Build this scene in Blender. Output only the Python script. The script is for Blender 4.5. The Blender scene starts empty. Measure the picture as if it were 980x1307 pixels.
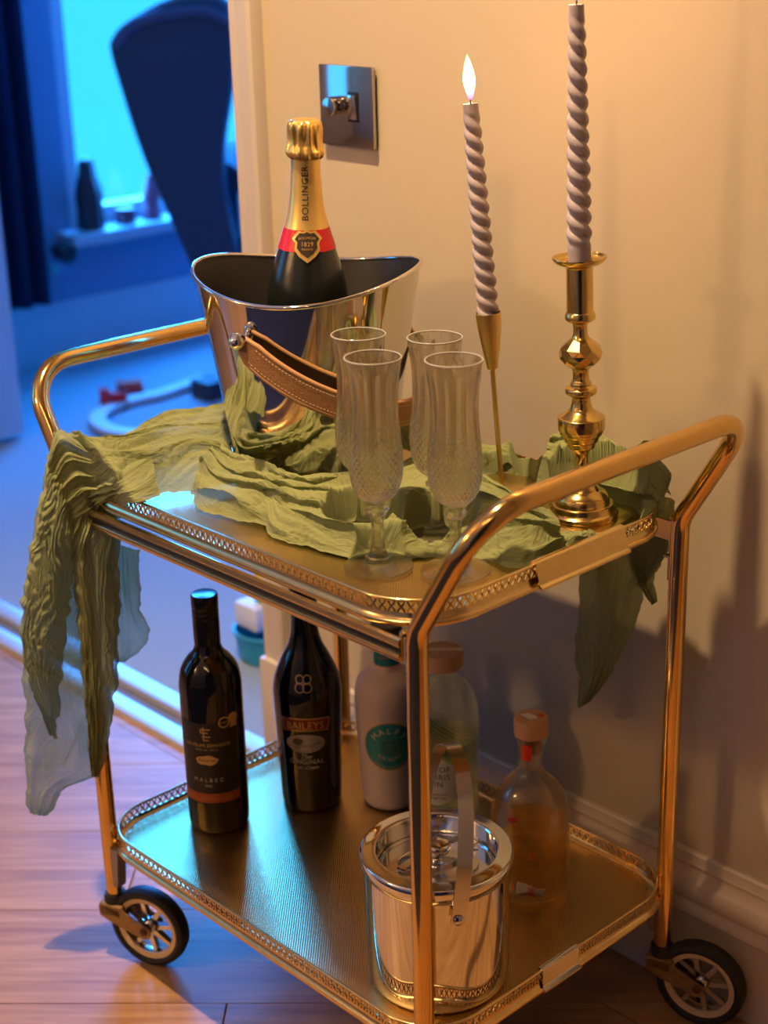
import bpy, math, random
import numpy as np
from math import pi, sin, cos, radians as R_
from mathutils import Vector, Matrix, noise

random.seed(7); np.random.seed(7)
sc = bpy.context.scene
COL = sc.collection

# ------------------------------------------------------------------ camera
CAM = np.array([1.4362, -0.8575, 1.1764]); YAW, PITCH, ROLL, FPX = -0.8207, 0.3578, -0.0268, 2013.1
_F = np.array([sin(YAW)*cos(PITCH), cos(YAW)*cos(PITCH), -sin(PITCH)])
_R = np.array([cos(YAW), -sin(YAW), 0.0]); _U = np.cross(_R, _F)
CR = _R*cos(ROLL)+_U*sin(ROLL); CU = -_R*sin(ROLL)+_U*cos(ROLL); CF = _F
cd = bpy.data.cameras.new('camera'); cam = bpy.data.objects.new('camera', cd); COL.objects.link(cam)
cd.sensor_fit = 'HORIZONTAL'; cd.sensor_width = 36.0; cd.lens = FPX/980*36.0
cd.clip_start = 0.05; cd.clip_end = 60
M = Matrix(((CR[0], CU[0], -CF[0], CAM[0]), (CR[1], CU[1], -CF[1], CAM[1]), (CR[2], CU[2], -CF[2], CAM[2]), (0, 0, 0, 1)))
cam.matrix_world = M
cd.dof.use_dof = True; cd.dof.focus_distance = 1.58; cd.dof.aperture_fstop = 6.0
sc.camera = cam

def ray(u, v): return CF + CR*(u-490)/FPX - CU*(v-653.5)/FPX
def onz(u, v, z): d = ray(u, v); return CAM + d*(z-CAM[2])/d[2]
def onp(u, v, p0, n): d = ray(u, v); n = np.array(n, float); return CAM + d*((np.array(p0)-CAM) @ n)/(d @ n)

# ------------------------------------------------------------------ world, lights, exposure
sc.view_settings.view_transform = 'Standard'; sc.view_settings.look = 'None'
sc.view_settings.gamma = 1.0; sc.view_settings.exposure = 0.0; sc.view_settings.use_curve_mapping = False
W = bpy.data.worlds.new('dusk sky'); sc.world = W; W.use_nodes = True
wn = W.node_tree.nodes; wl = W.node_tree.links
bg = wn['Background']; tc = wn.new('ShaderNodeTexCoord'); sx = wn.new('ShaderNodeSeparateXYZ'); cr = wn.new('ShaderNodeValToRGB')
cr.color_ramp.elements[0].position = 0.0; cr.color_ramp.elements[0].color = (0.03, 0.42, 0.95, 1)
cr.color_ramp.elements[1].position = 0.6; cr.color_ramp.elements[1].color = (0.03, 0.30, 0.95, 1)
wl.new(tc.outputs['Generated'], sx.inputs[0]); wl.new(sx.outputs['Z'], cr.inputs[0]); wl.new(cr.outputs[0], bg.inputs[0])
bg.inputs[1].default_value = 2.2
sc.cycles.use_denoising = True
sc.cycles.max_bounces = 14; sc.cycles.transmission_bounces = 12; sc.cycles.glossy_bounces = 6; sc.cycles.diffuse_bounces = 4
sc.cycles.transparent_max_bounces = 16; sc.cycles.caustics_refractive = False; sc.cycles.caustics_reflective = False
sc.cycles.sample_clamp_indirect = 8.0; sc.cycles.blur_glossy = 0.0

def lamp(name, kind, loc, energy, color, **kw):
    l = bpy.data.lights.new(name, kind); l.energy = energy; l.color = color
    for k, v in kw.items(): setattr(l, k, v)
    o = bpy.data.objects.new(name, l); o.location = loc; COL.objects.link(o); return o
def aim(o, d): o.rotation_euler = Vector(d).to_track_quat('-Z', 'Y').to_euler()
WARM = (1.0, 0.68, 0.36)
lamp('ceiling_spot_light', 'SPOT', (0.14, -0.15, 2.33), 215, WARM, shadow_soft_size=0.022, spot_size=R_(100), spot_blend=1.0)
lamp('hall_lamp_light', 'POINT', (-0.60, -1.95, 1.75), 38, (1.0, 0.62, 0.30), shadow_soft_size=0.10)
for _x, _y in ((1.0, -1.7), (1.35, -1.55), (1.7, -1.4)):
    lamp('hall_spot_light', 'POINT', (_x, _y, 2.34), 3.5, (1.0, 0.62, 0.28), shadow_soft_size=0.03)
BXW = -2.62
# daylight through the two windows: area lights in the openings
a = lamp('window_daylight', 'AREA', (BXW, 2.35, 1.235), 400, (0.03, 0.28, 1.0), shape='RECTANGLE', size=1.73, size_y=1.5); a.rotation_euler = (0, -pi/2, 0)
a = lamp('hall_daylight', 'AREA', (-2.72, -1.6, 1.36), 10, (0.10, 0.42, 1.0), shape='RECTANGLE', size=1.48, size_y=1.0); a.rotation_euler = (0, -pi/2, 0)

# ------------------------------------------------------------------ materials
MATS = {}
def mat(name, color, rough=0.5, metal=0.0, trans=0.0, ior=1.45, emis=None, estr=0.0, spec=None, bump=None, coat=0.0, sheen=0.0, var=None):
    if name in MATS: return MATS[name]
    m = bpy.data.materials.new(name); m.use_nodes = True; nt = m.node_tree; b = nt.nodes['Principled BSDF']
    b.inputs['Base Color'].default_value = (*color, 1); b.inputs['Roughness'].default_value = rough
    b.inputs['Metallic'].default_value = metal; b.inputs['Transmission Weight'].default_value = trans; b.inputs['IOR'].default_value = ior
    b.inputs['Coat Weight'].default_value = coat; b.inputs['Sheen Weight'].default_value = sheen
    if spec is not None: b.inputs['Specular IOR Level'].default_value = spec
    if emis: b.inputs['Emission Color'].default_value = (*emis, 1); b.inputs['Emission Strength'].default_value = estr
    if var:   # (scale, amount, (sx,sy,sz))
        t = nt.nodes.new('ShaderNodeTexCoord'); mp = nt.nodes.new('ShaderNodeMapping'); n = nt.nodes.new('ShaderNodeTexNoise')
        mp.inputs['Scale'].default_value = var[2] if len(var) > 2 else (1, 1, 1); n.inputs['Scale'].default_value = var[0]; n.inputs['Detail'].default_value = 5
        nt.links.new(t.outputs['Object'], mp.inputs[0]); nt.links.new(mp.outputs[0], n.inputs['Vector'])
        mx = nt.nodes.new('ShaderNodeMix'); mx.data_type = 'RGBA'; mx.inputs['A'].default_value = (*[c*(1-var[1]) for c in color], 1); mx.inputs['B'].default_value = (*[min(1, c*(1+var[1])) for c in color], 1)
        nt.links.new(n.outputs['Fac'], mx.inputs['Factor']); nt.links.new(mx.outputs['Result'], b.inputs['Base Color'])
    if bump:  # (scale, strength, distance, (sx,sy,sz))
        t = nt.nodes.new('ShaderNodeTexCoord'); mp = nt.nodes.new('ShaderNodeMapping'); n = nt.nodes.new('ShaderNodeTexNoise')
        mp.inputs['Scale'].default_value = bump[3] if len(bump) > 3 else (1, 1, 1); n.inputs['Scale'].default_value = bump[0]; n.inputs['Detail'].default_value = 4
        bp = nt.nodes.new('ShaderNodeBump'); bp.inputs['Strength'].default_value = bump[1]; bp.inputs['Distance'].default_value = bump[2]
        nt.links.new(t.outputs['Object'], mp.inputs[0]); nt.links.new(mp.outputs[0], n.inputs['Vector'])
        nt.links.new(n.outputs['Fac'], bp.inputs['Height']); nt.links.new(bp.outputs[0], b.inputs['Normal'])
    MATS[name] = m; return m

GOLD = mat('polished brass tube', (0.80, 0.52, 0.18), 0.12, 1.0, var=(60, 0.10))
GOLD2 = mat('gilded rail', (0.80, 0.60, 0.27), 0.20, 1.0, var=(80, 0.12))
GALL = mat('gallery brass', (0.78, 0.55, 0.24), 0.22, 1.0, var=(300, 0.15))
SATIN = mat('satin gold', (0.72, 0.52, 0.20), 0.32, 1.0)
BRASS = mat('old brass', (0.70, 0.50, 0.17), 0.17, 1.0, var=(40, 0.22), bump=(90, 0.06, 0.001))
CHROME = mat('polished steel', (0.80, 0.78, 0.74), 0.05, 1.0)
CHROME2 = mat('brushed steel', (0.72, 0.70, 0.67), 0.16, 1.0)
STEELIN = mat('steel with dark reflection colour', (0.045, 0.042, 0.04), 0.45, 0.6)  # dark reflection inside the bucket is put into the base colour
LEATHER = mat('tan leather', (0.38, 0.19, 0.075), 0.55, bump=(500, 0.5, 0.001), var=(120, 0.2))
LEATHERE = mat('leather edge', (0.50, 0.27, 0.12), 0.5)
THREAD = mat('cream thread', (0.75, 0.62, 0.42), 0.7)
BLACKG = mat('black bottle glass', (0.006, 0.005, 0.004), 0.04, 0.0, spec=0.6)
BLACKC = mat('black cap', (0.010, 0.010, 0.011), 0.25)
CAPTOP = mat('cap top', (0.05, 0.055, 0.06), 0.22)
WINELAB = mat('black paper label', (0.012, 0.010, 0.009), 0.45)
GOLDINK = mat('gold ink', (0.62, 0.42, 0.16), 0.35, 0.6)
CREAMINK = mat('cream ink', (0.60, 0.50, 0.33), 0.5)
ORANGE = mat('orange band', (0.42, 0.085, 0.018), 0.5)
FOILG = mat('gold foil', (0.86, 0.58, 0.17), 0.30, 0.85, bump=(160, 0.35, 0.001))
FOILN = mat('smooth gold foil', (0.88, 0.60, 0.18), 0.34, 0.7)
REDF = mat('red foil', (0.55, 0.012, 0.02), 0.35)
CHAMPG = mat('dark green black glass', (0.010, 0.013, 0.012), 0.16, spec=0.7, bump=(900, 0.25, 0.0006))
DARKINK = mat('dark ink', (0.04, 0.022, 0.012), 0.5)
WAX = mat('lilac grey wax', (0.42, 0.355, 0.39), 0.32, spec=0.5)
WICK = mat('wick', (0.02, 0.015, 0.012), 0.9)
CORK = mat('pale wood stopper', (0.50, 0.27, 0.14), 0.6, var=(60, 0.2, (1, 1, 8)))
CORK2 = mat('stopper top grain', (0.42, 0.25, 0.13), 0.7, var=(200, 0.35))
TEAL = mat('teal label', (0.008, 0.20, 0.21), 0.5)
COPPERI = mat('copper ink', (0.72, 0.34, 0.17), 0.4, 0.2)
FROST = mat('frosted rose bottle', (0.66, 0.50, 0.44), 0.42, spec=0.4)
PAPER = mat('cream paper label', (0.60, 0.56, 0.46), 0.6)
REDL = mat('red label print', (0.60, 0.035, 0.015), 0.5)
RUBBER = mat('black rubber', (0.012, 0.012, 0.013), 0.5)
GREYM = mat('grey cast bracket', (0.30, 0.28, 0.25), 0.45, 0.6)
FORKM = mat('bronze painted fork', (0.33, 0.21, 0.09), 0.42, 0.6, var=(150, 0.45))
CREAMR = mat('cream wheel ring', (0.70, 0.55, 0.33), 0.4, 0.2)
NAVY = mat('navy upholstery', (0.010, 0.038, 0.085), 0.85, sheen=0.1)
NAVYC = mat('navy curtain', (0.008, 0.012, 0.05), 0.9)
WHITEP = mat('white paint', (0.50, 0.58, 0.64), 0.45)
WALLM = mat('beige wall paint', (0.57, 0.47, 0.33), 0.72, bump=(350, 0.10, 0.001))
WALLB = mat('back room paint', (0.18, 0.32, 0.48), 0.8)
SKIRT = mat('cream gloss paint', (0.66, 0.56, 0.45), 0.38)
ARCHI = mat('warm white architrave paint', (0.60, 0.52, 0.46), 0.42)
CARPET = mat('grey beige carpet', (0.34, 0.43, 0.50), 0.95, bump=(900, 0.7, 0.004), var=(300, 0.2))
CEIL = mat('ceiling paint', (0.70, 0.64, 0.56), 0.9)
ALU = mat('threshold aluminium', (0.62, 0.60, 0.58), 0.35, 0.5)
SOCK = mat('brushed nickel plate', (0.50, 0.47, 0.45), 0.10, 1.0)
SOCKD = mat('black plastic', (0.01, 0.01, 0.01), 0.3)
REDT = mat('red toy plastic', (0.55, 0.02, 0.03), 0.4)
TEALT = mat('teal plastic tub', (0.02, 0.28, 0.36), 0.4)
YELT = mat('yellow toy', (0.65, 0.45, 0.03), 0.5)
GRNT = mat('green toy', (0.08, 0.40, 0.08), 0.5)
WHTT = mat('white plastic', (0.70, 0.70, 0.72), 0.4)
DGREY = mat('dark grey ornament', (0.03, 0.03, 0.04), 0.5)

def glass_mat(name, color, rough=0.0, ior=1.5):
    m = bpy.data.materials.new(name); m.use_nodes = True; nt = m.node_tree; nt.nodes.remove(nt.nodes['Principled BSDF'])
    g = nt.nodes.new('ShaderNodeBsdfGlass'); g.inputs['Color'].default_value = (*color, 1); g.inputs['Roughness'].default_value = rough; g.inputs['IOR'].default_value = ior
    nt.links.new(g.outputs[0], nt.nodes['Material Output'].inputs[0]); MATS[name] = m; return m
GLASS = glass_mat('crystal glass', (0.97, 0.96, 0.93))
GLASSG = glass_mat('pale green bottle glass', (0.95, 0.97, 0.93))
GLASSC = glass_mat('clear bottle glass', (0.93, 0.90, 0.84))
LIQ = glass_mat('amber gin', (0.97, 0.84, 0.58), 0.0, 1.36)
def clear_mix(name, color, k, base):
    m = base.copy(); m.name = name; nt = m.node_tree; out = nt.nodes['Material Output']; sh = out.inputs[0].links[0].from_socket
    tr = nt.nodes.new('ShaderNodeBsdfTransparent'); tr.inputs[0].default_value = (*color, 1); mx = nt.nodes.new('ShaderNodeMixShader'); mx.inputs[0].default_value = k
    nt.links.new(sh, mx.inputs[1]); nt.links.new(tr.outputs[0], mx.inputs[2]); nt.links.new(mx.outputs[0], out.inputs[0]); return m
PANE = clear_mix('window pane', (0.95, 0.98, 1.0), 0.93, mat('pane sheen', (0.8, 0.9, 1.0), 0.03, 1.0))
GLASS = clear_mix('crystal glass thin', (0.99, 0.98, 0.95), 0.30, GLASS)
GLASSG = clear_mix('pale green bottle glass thin', (0.96, 0.98, 0.94), 0.62, GLASSG)
GLASSC = clear_mix('clear bottle glass thin', (0.98, 0.97, 0.94), 0.55, GLASSC)
LIQ = clear_mix('amber gin thin', (0.96, 0.80, 0.50), 0.72, LIQ)

def flame_mat():
    m = bpy.data.materials.new('candle flame'); m.use_nodes = True; nt = m.node_tree; nt.nodes.remove(nt.nodes['Principled BSDF'])
    t = nt.nodes.new('ShaderNodeTexCoord'); s = nt.nodes.new('ShaderNodeSeparateXYZ'); r = nt.nodes.new('ShaderNodeValToRGB')
    e = nt.nodes.new('ShaderNodeEmission'); e.inputs[1].default_value = 9
    nt.links.new(t.outputs['Generated'], s.inputs[0]); nt.links.new(s.outputs['Z'], r.inputs[0]); nt.links.new(r.outputs[0], e.inputs[0])
    r.color_ramp.elements[0].position = 0.0; r.color_ramp.elements[0].color = (0.05, 0.03, 0.12, 1)
    r.color_ramp.elements[1].position = 0.35; r.color_ramp.elements[1].color = (1.0, 0.62, 0.25, 1)
    x = r.color_ramp.elements.new(0.16); x.color = (0.25, 0.12, 0.20, 1)
    x = r.color_ramp.elements.new(1.0); x.color = (1.0, 0.5, 0.12, 1)
    nt.links.new(e.outputs[0], nt.nodes['Material Output'].inputs[0]); return m
FLAME = flame_mat()

def scarf_mat():
    m = bpy.data.materials.new('sage green crinkle gauze'); m.use_nodes = True; nt = m.node_tree; N = nt.nodes; L = nt.links
    b = N['Principled BSDF']; out = N['Material Output']
    b.inputs['Base Color'].default_value = (0.36, 0.385, 0.165, 1); b.inputs['Roughness'].default_value = 0.9; b.inputs['Specular IOR Level'].default_value = 0.15
    b.inputs['Sheen Weight'].default_value = 0.15
    t = N.new('ShaderNodeUVMap'); mp = N.new('ShaderNodeMapping'); mp.inputs['Scale'].default_value = (1, 5, 1)
    n = N.new('ShaderNodeTexNoise'); n.inputs['Scale'].default_value = 60; n.inputs['Detail'].default_value = 4; n.inputs['Distortion'].default_value = 1.0
    w = N.new('ShaderNodeTexNoise'); w.inputs['Scale'].default_value = 900
    L.new(t.outputs[0], mp.inputs[0]); L.new(mp.outputs[0], n.inputs['Vector']); L.new(t.outputs[0], w.inputs['Vector'])
    ad = N.new('ShaderNodeMath'); ad.operation = 'MULTIPLY_ADD'; ad.inputs[1].default_value = 0.25
    L.new(w.outputs['Fac'], ad.inputs[0]); L.new(n.outputs['Fac'], ad.inputs[2])
    bp = N.new('ShaderNodeBump'); bp.inputs['Strength'].default_value = 0.8; bp.inputs['Distance'].default_value = 0.003
    L.new(ad.outputs[0], bp.inputs['Height']); L.new(bp.outputs[0], b.inputs['Normal'])
    tl = N.new('ShaderNodeBsdfTranslucent'); tl.inputs['Color'].default_value = (0.40, 0.44, 0.17, 1)
    m1 = N.new('ShaderNodeMixShader'); m1.inputs[0].default_value = 0.28; L.new(b.outputs[0], m1.inputs[1]); L.new(tl.outputs[0], m1.inputs[2])
    tr = N.new('ShaderNodeBsdfTransparent'); tr.inputs['Color'].default_value = (0.80, 0.88, 0.80, 1)
    at = N.new('ShaderNodeAttribute'); at.attribute_name = 'sheer'
    m2 = N.new('ShaderNodeMixShader'); L.new(at.outputs['Fac'], m2.inputs[0]); L.new(m1.outputs[0], m2.inputs[1]); L.new(tr.outputs[0], m2.inputs[2])
    L.new(m2.outputs[0], out.inputs[0]); return m
SCARF = scarf_mat()

def wood_mat():
    m = bpy.data.materials.new('oak laminate'); m.use_nodes = True; nt = m.node_tree; N = nt.nodes; L = nt.links; b = N['Principled BSDF']
    b.inputs['Roughness'].default_value = 0.42
    t = N.new('ShaderNodeTexCoord'); mp = N.new('ShaderNodeMapping'); mp.inputs['Scale'].default_value = (1.2, 14, 1)
    oi = N.new('ShaderNodeObjectInfo'); ad = N.new('ShaderNodeVectorMath'); ad.operation = 'ADD'
    L.new(t.outputs['Object'], ad.inputs[0]); cb = N.new('ShaderNodeCombineXYZ'); mu = N.new('ShaderNodeMath'); mu.operation = 'MULTIPLY'; mu.inputs[1].default_value = 7
    L.new(oi.outputs['Random'], mu.inputs[0]); L.new(mu.outputs[0], cb.inputs[0]); L.new(mu.outputs[0], cb.inputs[1]); L.new(cb.outputs[0], ad.inputs[1]); L.new(ad.outputs[0], mp.inputs[0])
    n = N.new('ShaderNodeTexNoise'); n.inputs['Scale'].default_value = 3.5; n.inputs['Detail'].default_value = 8; n.inputs['Distortion'].default_value = 1.1
    L.new(mp.outputs[0], n.inputs['Vector'])
    r = N.new('ShaderNodeValToRGB'); r.color_ramp.elements[0].position = 0.3; r.color_ramp.elements[0].color = (0.27, 0.125, 0.045, 1); r.color_ramp.elements[1].position = 0.72; r.color_ramp.elements[1].color = (0.48, 0.27, 0.115, 1)
    L.new(n.outputs['Fac'], r.inputs[0]); L.new(r.outputs[0], b.inputs['Base Color'])
    bp = N.new('ShaderNodeBump'); bp.inputs['Strength'].default_value = 0.08; bp.inputs['Distance'].default_value = 0.002; L.new(n.outputs['Fac'], bp.inputs['Height']); L.new(bp.outputs[0], b.inputs['Normal'])
    return m
WOOD = wood_mat()

def trayfloor_mat(name, color, rough):
    m = bpy.data.materials.new(name); m.use_nodes = True; nt = m.node_tree; N = nt.nodes; L = nt.links; b = N['Principled BSDF']
    b.inputs['Base Color'].default_value = (*color, 1); b.inputs['Metallic'].default_value = 1.0; b.inputs['Roughness'].default_value = rough
    t = N.new('ShaderNodeTexCoord'); s = N.new('ShaderNodeSeparateXYZ'); L.new(t.outputs['Object'], s.inputs[0])
    def sn(sock, k):
        a = N.new('ShaderNodeMath'); a.operation = 'MULTIPLY'; a.inputs[1].default_value = k; q = N.new('ShaderNodeMath'); q.operation = 'SINE'
        L.new(sock, a.inputs[0]); L.new(a.outputs[0], q.inputs[0]); return q.outputs[0]
    x = sn(s.outputs['X'], 2*pi/0.0035); y = sn(s.outputs['Y'], 2*pi/0.0035)
    pr = N.new('ShaderNodeMath'); pr.operation = 'MULTIPLY'; L.new(x, pr.inputs[0]); L.new(y, pr.inputs[1])
    bp = N.new('ShaderNodeBump'); bp.inputs['Strength'].default_value = 0.22; bp.inputs['Distance'].default_value = 0.0005; L.new(pr.outputs[0], bp.inputs['Height']); L.new(bp.outputs[0], b.inputs['Normal'])
    return m
TRAYF = trayfloor_mat('embossed gold tray sheet', (0.72, 0.49, 0.18), 0.27)

# ------------------------------------------------------------------ mesh helpers
def mesh(name, verts, faces, m=None, smooth=30, mats=None, fmat=None):
    me = bpy.data.meshes.new(name); me.from_pydata([tuple(map(float, v)) for v in verts], [], [tuple(f) for f in faces])
    for mm in (mats or [m]):
        if mm: me.materials.append(mm)
    if fmat is not None: me.polygons.foreach_set('material_index', fmat)
    if smooth is not None:
        me.polygons.foreach_set('use_smooth', [True]*len(me.polygons)); me.update()
        me.set_sharp_from_angle(angle=R_(smooth))
    me.update(); return me
def link(name, me, parent=None, loc=None, rot=None, label=None):
    o = bpy.data.objects.new(name, me); COL.objects.link(o)
    if parent: o.parent = parent
    if loc is not None: o.location = tuple(map(float, loc))
    if rot is not None: o.rotation_euler = rot
    if label: o['label'] = label
    return o
def thing(name, label, cat, loc=(0, 0, 0), rot=(0, 0, 0), group=None):
    o = link(name, None, None, loc, rot); o['label'] = label; o['category'] = cat
    if group: o['group'] = group
    return o
def tag(o, label, cat, group=None):
    o['label'] = label; o['category'] = cat
    if group: o['group'] = group
    return o
def struct(o): o['kind'] = 'structure'; return o
class MB:
    def __init__(s): s.v = []; s.f = []
    def add(s, v, f):
        n = len(s.v); s.v += [tuple(p) for p in v]; s.f += [tuple(i+n for i in q) for q in f]; return s
    def box(s, a, b, M=None):
        x0, y0, z0 = a; x1, y1, z1 = b
        v = [(x0, y0, z0), (x1, y0, z0), (x1, y1, z0), (x0, y1, z0), (x0, y0, z1), (x1, y0, z1), (x1, y1, z1), (x0, y1, z1)]
        if M is not None: v = [tuple(M @ Vector(p)) for p in v]
        return s.add(v, [(0, 3, 2, 1), (4, 5, 6, 7), (0, 1, 5, 4), (1, 2, 6, 5), (2, 3, 7, 6), (3, 0, 4, 7)])
    def mk(s, name, m, smooth=30): return mesh(name, s.v, s.f, m, smooth)
def boxobj(name, a, b, m, parent=None, bev=0.0, label=None):
    c = [(a[i]+b[i])/2 for i in range(3)]; h = [(b[i]-a[i])/2 for i in range(3)]
    mb = MB().box([-q for q in h], h); me = mb.mk(name, m, 30)
    if bev > 0:
        import bmesh
        bm = bmesh.new(); bm.from_mesh(me); bmesh.ops.bevel(bm, geom=list(bm.edges), offset=bev, segments=2, affect='EDGES', profile=0.6); bm.to_mesh(me); bm.free()
        me.polygons.foreach_set('use_smooth', [True]*len(me.polygons)); me.set_sharp_from_angle(angle=R_(40))
    return link(name, me, parent, c, None, label)
def catmull(P, n, closed=False):
    P = [np.array(p, float) for p in P]; out = []
    N = len(P)
    for i in range(N if closed else N-1):
        p0 = P[(i-1) % N] if (closed or i > 0) else P[0]*2-P[1]; p1 = P[i]; p2 = P[(i+1) % N]; p3 = P[(i+2) % N] if (closed or i+2 < N) else P[-1]*2-P[-2]
        for k in range(n):
            t = k/n; out.append(0.5*((2*p1)+(-p0+p2)*t+(2*p0-5*p1+4*p2-p3)*t*t+(-p0+3*p1-3*p2+p3)*t**3))
    if not closed: out.append(P[-1])
    return out
def lathe(prof, seg=48, mod=None, cap0=True, cap1=True, flip=False):
    """prof list of (r,z); mod(phi,r,z,i)->r"""
    v = []; f = []; n = len(prof)
    for i, (r, z) in enumerate(prof):
        for k in range(seg):
            p = 2*pi*k/seg; rr = mod(p, r, z, i) if mod else r
            v.append((rr*cos(p), rr*sin(p), z))
    for i in range(n-1):
        for k in range(seg):
            a, b, c, d = i*seg+k, i*seg+(k+1) % seg, (i+1)*seg+(k+1) % seg, (i+1)*seg+k
            f.append((a, b, c, d))
    if cap0 and prof[0][0] > 1e-6: v.append((0, 0, prof[0][1])); q = len(v)-1; f += [(q, (k+1) % seg, k) for k in range(seg)]
    if cap1 and prof[-1][0] > 1e-6: v.append((0, 0, prof[-1][1])); q = len(v)-1; o = (n-1)*seg; f += [(q, o+k, o+(k+1) % seg) for k in range(seg)]
    return v, f
def smoothprof(pts, n=6):
    """catmull through (r,z) with repeated points kept as corners"""
    out = []; seg = [pts[0]]
    for p in pts[1:]:
        if p == seg[-1]:
            out += [tuple(q) for q in catmull(seg, n)] if len(seg) > 2 else seg
            seg = [p]
        else: seg.append(p)
    out += [tuple(q) for q in catmull(seg, n)] if len(seg) > 2 else seg
    return [(max(0.0, float(r)), float(z)) for r, z in out]
def frames(path, closed=False):
    P = [Vector(p) for p in path]; n = len(P); T = []
    for i in range(n):
        a = P[i-1] if (i > 0 or closed) else P[i]; b = P[(i+1) % n] if (i < n-1 or closed) else P[i]
        T.append((b-a).normalized())
    up = Vector((0, 0, 1)) if abs(T[0].z) < 0.9 else Vector((1, 0, 0))
    N = [(up-T[0]*up.dot(T[0])).normalized()]
    for i in range(1, n):
        q = T[i-1].rotation_difference(T[i]); x = q @ N[-1]; N.append((x-T[i]*x.dot(T[i])).normalized())
    return P, T, N
def tube(path, r, seg=16, closed=False, cap=True, prof=None, fixup=None):
    """sweep; prof: list of (n,b) offsets; r number or list"""
    P, T, N = frames(path, closed)
    v = []; f = []; n = len(P)
    if prof is None: prof = [(cos(2*pi*k/seg), sin(2*pi*k/seg)) for k in range(seg)]
    seg = len(prof)
    for i in range(n):
        if fixup is not None:
            u = Vector(fixup); nn = (u-T[i]*u.dot(T[i])).normalized()
        else: nn = N[i]
        b = T[i].cross(nn); rr = r[i] if hasattr(r, '__len__') else r
        for (c, s_) in prof: v.append(tuple(P[i]+nn*(c*rr)+b*(s_*rr)))
    for i in range(n if closed else n-1):
        j = (i+1) % n
        for k in range(seg): f.append((i*seg+k, i*seg+(k+1) % seg, j*seg+(k+1) % seg, j*seg+k))
    if cap and not closed:
        f.append(tuple(range(seg-1, -1, -1))); f.append(tuple((n-1)*seg+k for k in range(seg)))
    return v, f
def fillet(pts, rad, n=10):
    P = [Vector(p) for p in pts]; out = [P[0]]
    for i in range(1, len(P)-1):
        r = rad[i-1]
        a = (P[i-1]-P[i]).normalized(); b = (P[i+1]-P[i]).normalized(); ang = a.angle(b); d = r/math.tan(ang/2)
        A = P[i]+a*d; B = P[i]+b*d; c = P[i]+(a+b).normalized()*(r/sin(ang/2)); va = A-c; vb = B-c; w = va.angle(vb)
        for k in range(n+1):
            t = k/n; out.append(c+(va*sin((1-t)*w)+vb*sin(t*w))/sin(w))
    out.append(P[-1]); return out
def rrect(x0, y0, x1, y1, r, step=0.004):
    pts = []
    def seg(a, b):
        a = np.array(a); b = np.array(b); n = max(1, int(np.linalg.norm(b-a)/step)); return [tuple(a+(b-a)*k/n) for k in range(n)]
    def arc(c, a0):
        n = max(4, int(r*pi/2/step)); return [(c[0]+r*cos(a0+pi/2*k/n), c[1]+r*sin(a0+pi/2*k/n)) for k in range(n)]
    pts += seg((x0+r, y0), (x1-r, y0)); pts += arc((x1-r, y0+r), -pi/2); pts += seg((x1, y0+r), (x1, y1-r)); pts += arc((x1-r, y1-r), 0)
    pts += seg((x1-r, y1), (x0+r, y1)); pts += arc((x0+r, y1-r), pi/2); pts += seg((x0, y1-r), (x0, y0+r)); pts += arc((x0+r, y0+r), pi)
    return pts
def text_mesh(txt, size, extrude=0.0, spacing=1.0):
    c = bpy.data.curves.new('txt', 'FONT'); c.body = txt; c.size = size; c.align_x = 'CENTER'; c.align_y = 'CENTER'; c.space_character = spacing; c.resolution_u = 3; c.extrude = extrude
    o = bpy.data.objects.new('txt', c); me = bpy.data.meshes.new_from_object(o); v = [tuple(q.co) for q in me.vertices]; f = [tuple(p.vertices) for p in me.polygons]
    bpy.data.objects.remove(o); bpy.data.curves.remove(c); bpy.data.meshes.remove(me); return v, f
def wrap(vf, rfun, phi, zc, off, sx=1.0, arc=0.0, vertical=False, shear=0):
    """wrap flat (x,y) art round the z axis; arc bends the baseline: y += arc*x^2"""
    out = []
    for (x, y, *_) in vf[0]:
        x, y = x*sx+shear*y, y
        y += arc*x*x
        if vertical: x, y = -y, x
        z = zc+y; r = rfun(z)+off; out.append((r*cos(phi+x/r), r*sin(phi+x/r), z))
    return out, vf[1]
def patch(rfun, phi, w, z0, z1, off, n=24, m=6, shape=None):
    """curved label; shape(t in -1..1)->(z0,z1)"""
    v = []; f = []
    for i in range(n+1):
        t = -1+2*i/n; a, b = shape(t) if shape else (z0, z1)
        for j in range(m+1):
            z = a+(b-a)*j/m; r = rfun(z)+off; x = t*w/2; v.append((r*cos(phi+x/r), r*sin(phi+x/r), z))
    for i in range(n):
        for j in range(m): k = i*(m+1)+j; f.append((k, k+m+1, k+m+2, k+1))
    return v, f
def polyart(pts):  # flat polygon art, fan from centroid with subdivided rim
    c = np.mean(np.array(pts), axis=0); n = len(pts); R5 = 6; v = [(c[0], c[1], 0)]
    for q in range(1, R5+1): v += [(c[0]+(p[0]-c[0])*q/R5, c[1]+(p[1]-c[1])*q/R5, 0) for p in pts]
    f = [(0, 1+i, 1+(i+1) % n) for i in range(n)]
    for q in range(R5-1):
        for i in range(n): a = 1+q*n+i; b = 1+q*n+(i+1) % n; f.append((a, a+n, b+n, b))
    return v, f
def ring(cx, cy, r, w, n=28, sy=1.0):
    v = []; f = []
    for k in range(n):
        a = 2*pi*k/n; v += [(cx+(r-w/2)*cos(a), cy+sy*(r-w/2)*sin(a), 0), (cx+(r+w/2)*cos(a), cy+sy*(r+w/2)*sin(a), 0)]
    for k in range(n): a = 2*k; b = 2*((k+1) % n); f.append((a, a+1, b+1, b))
    return v, f
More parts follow.
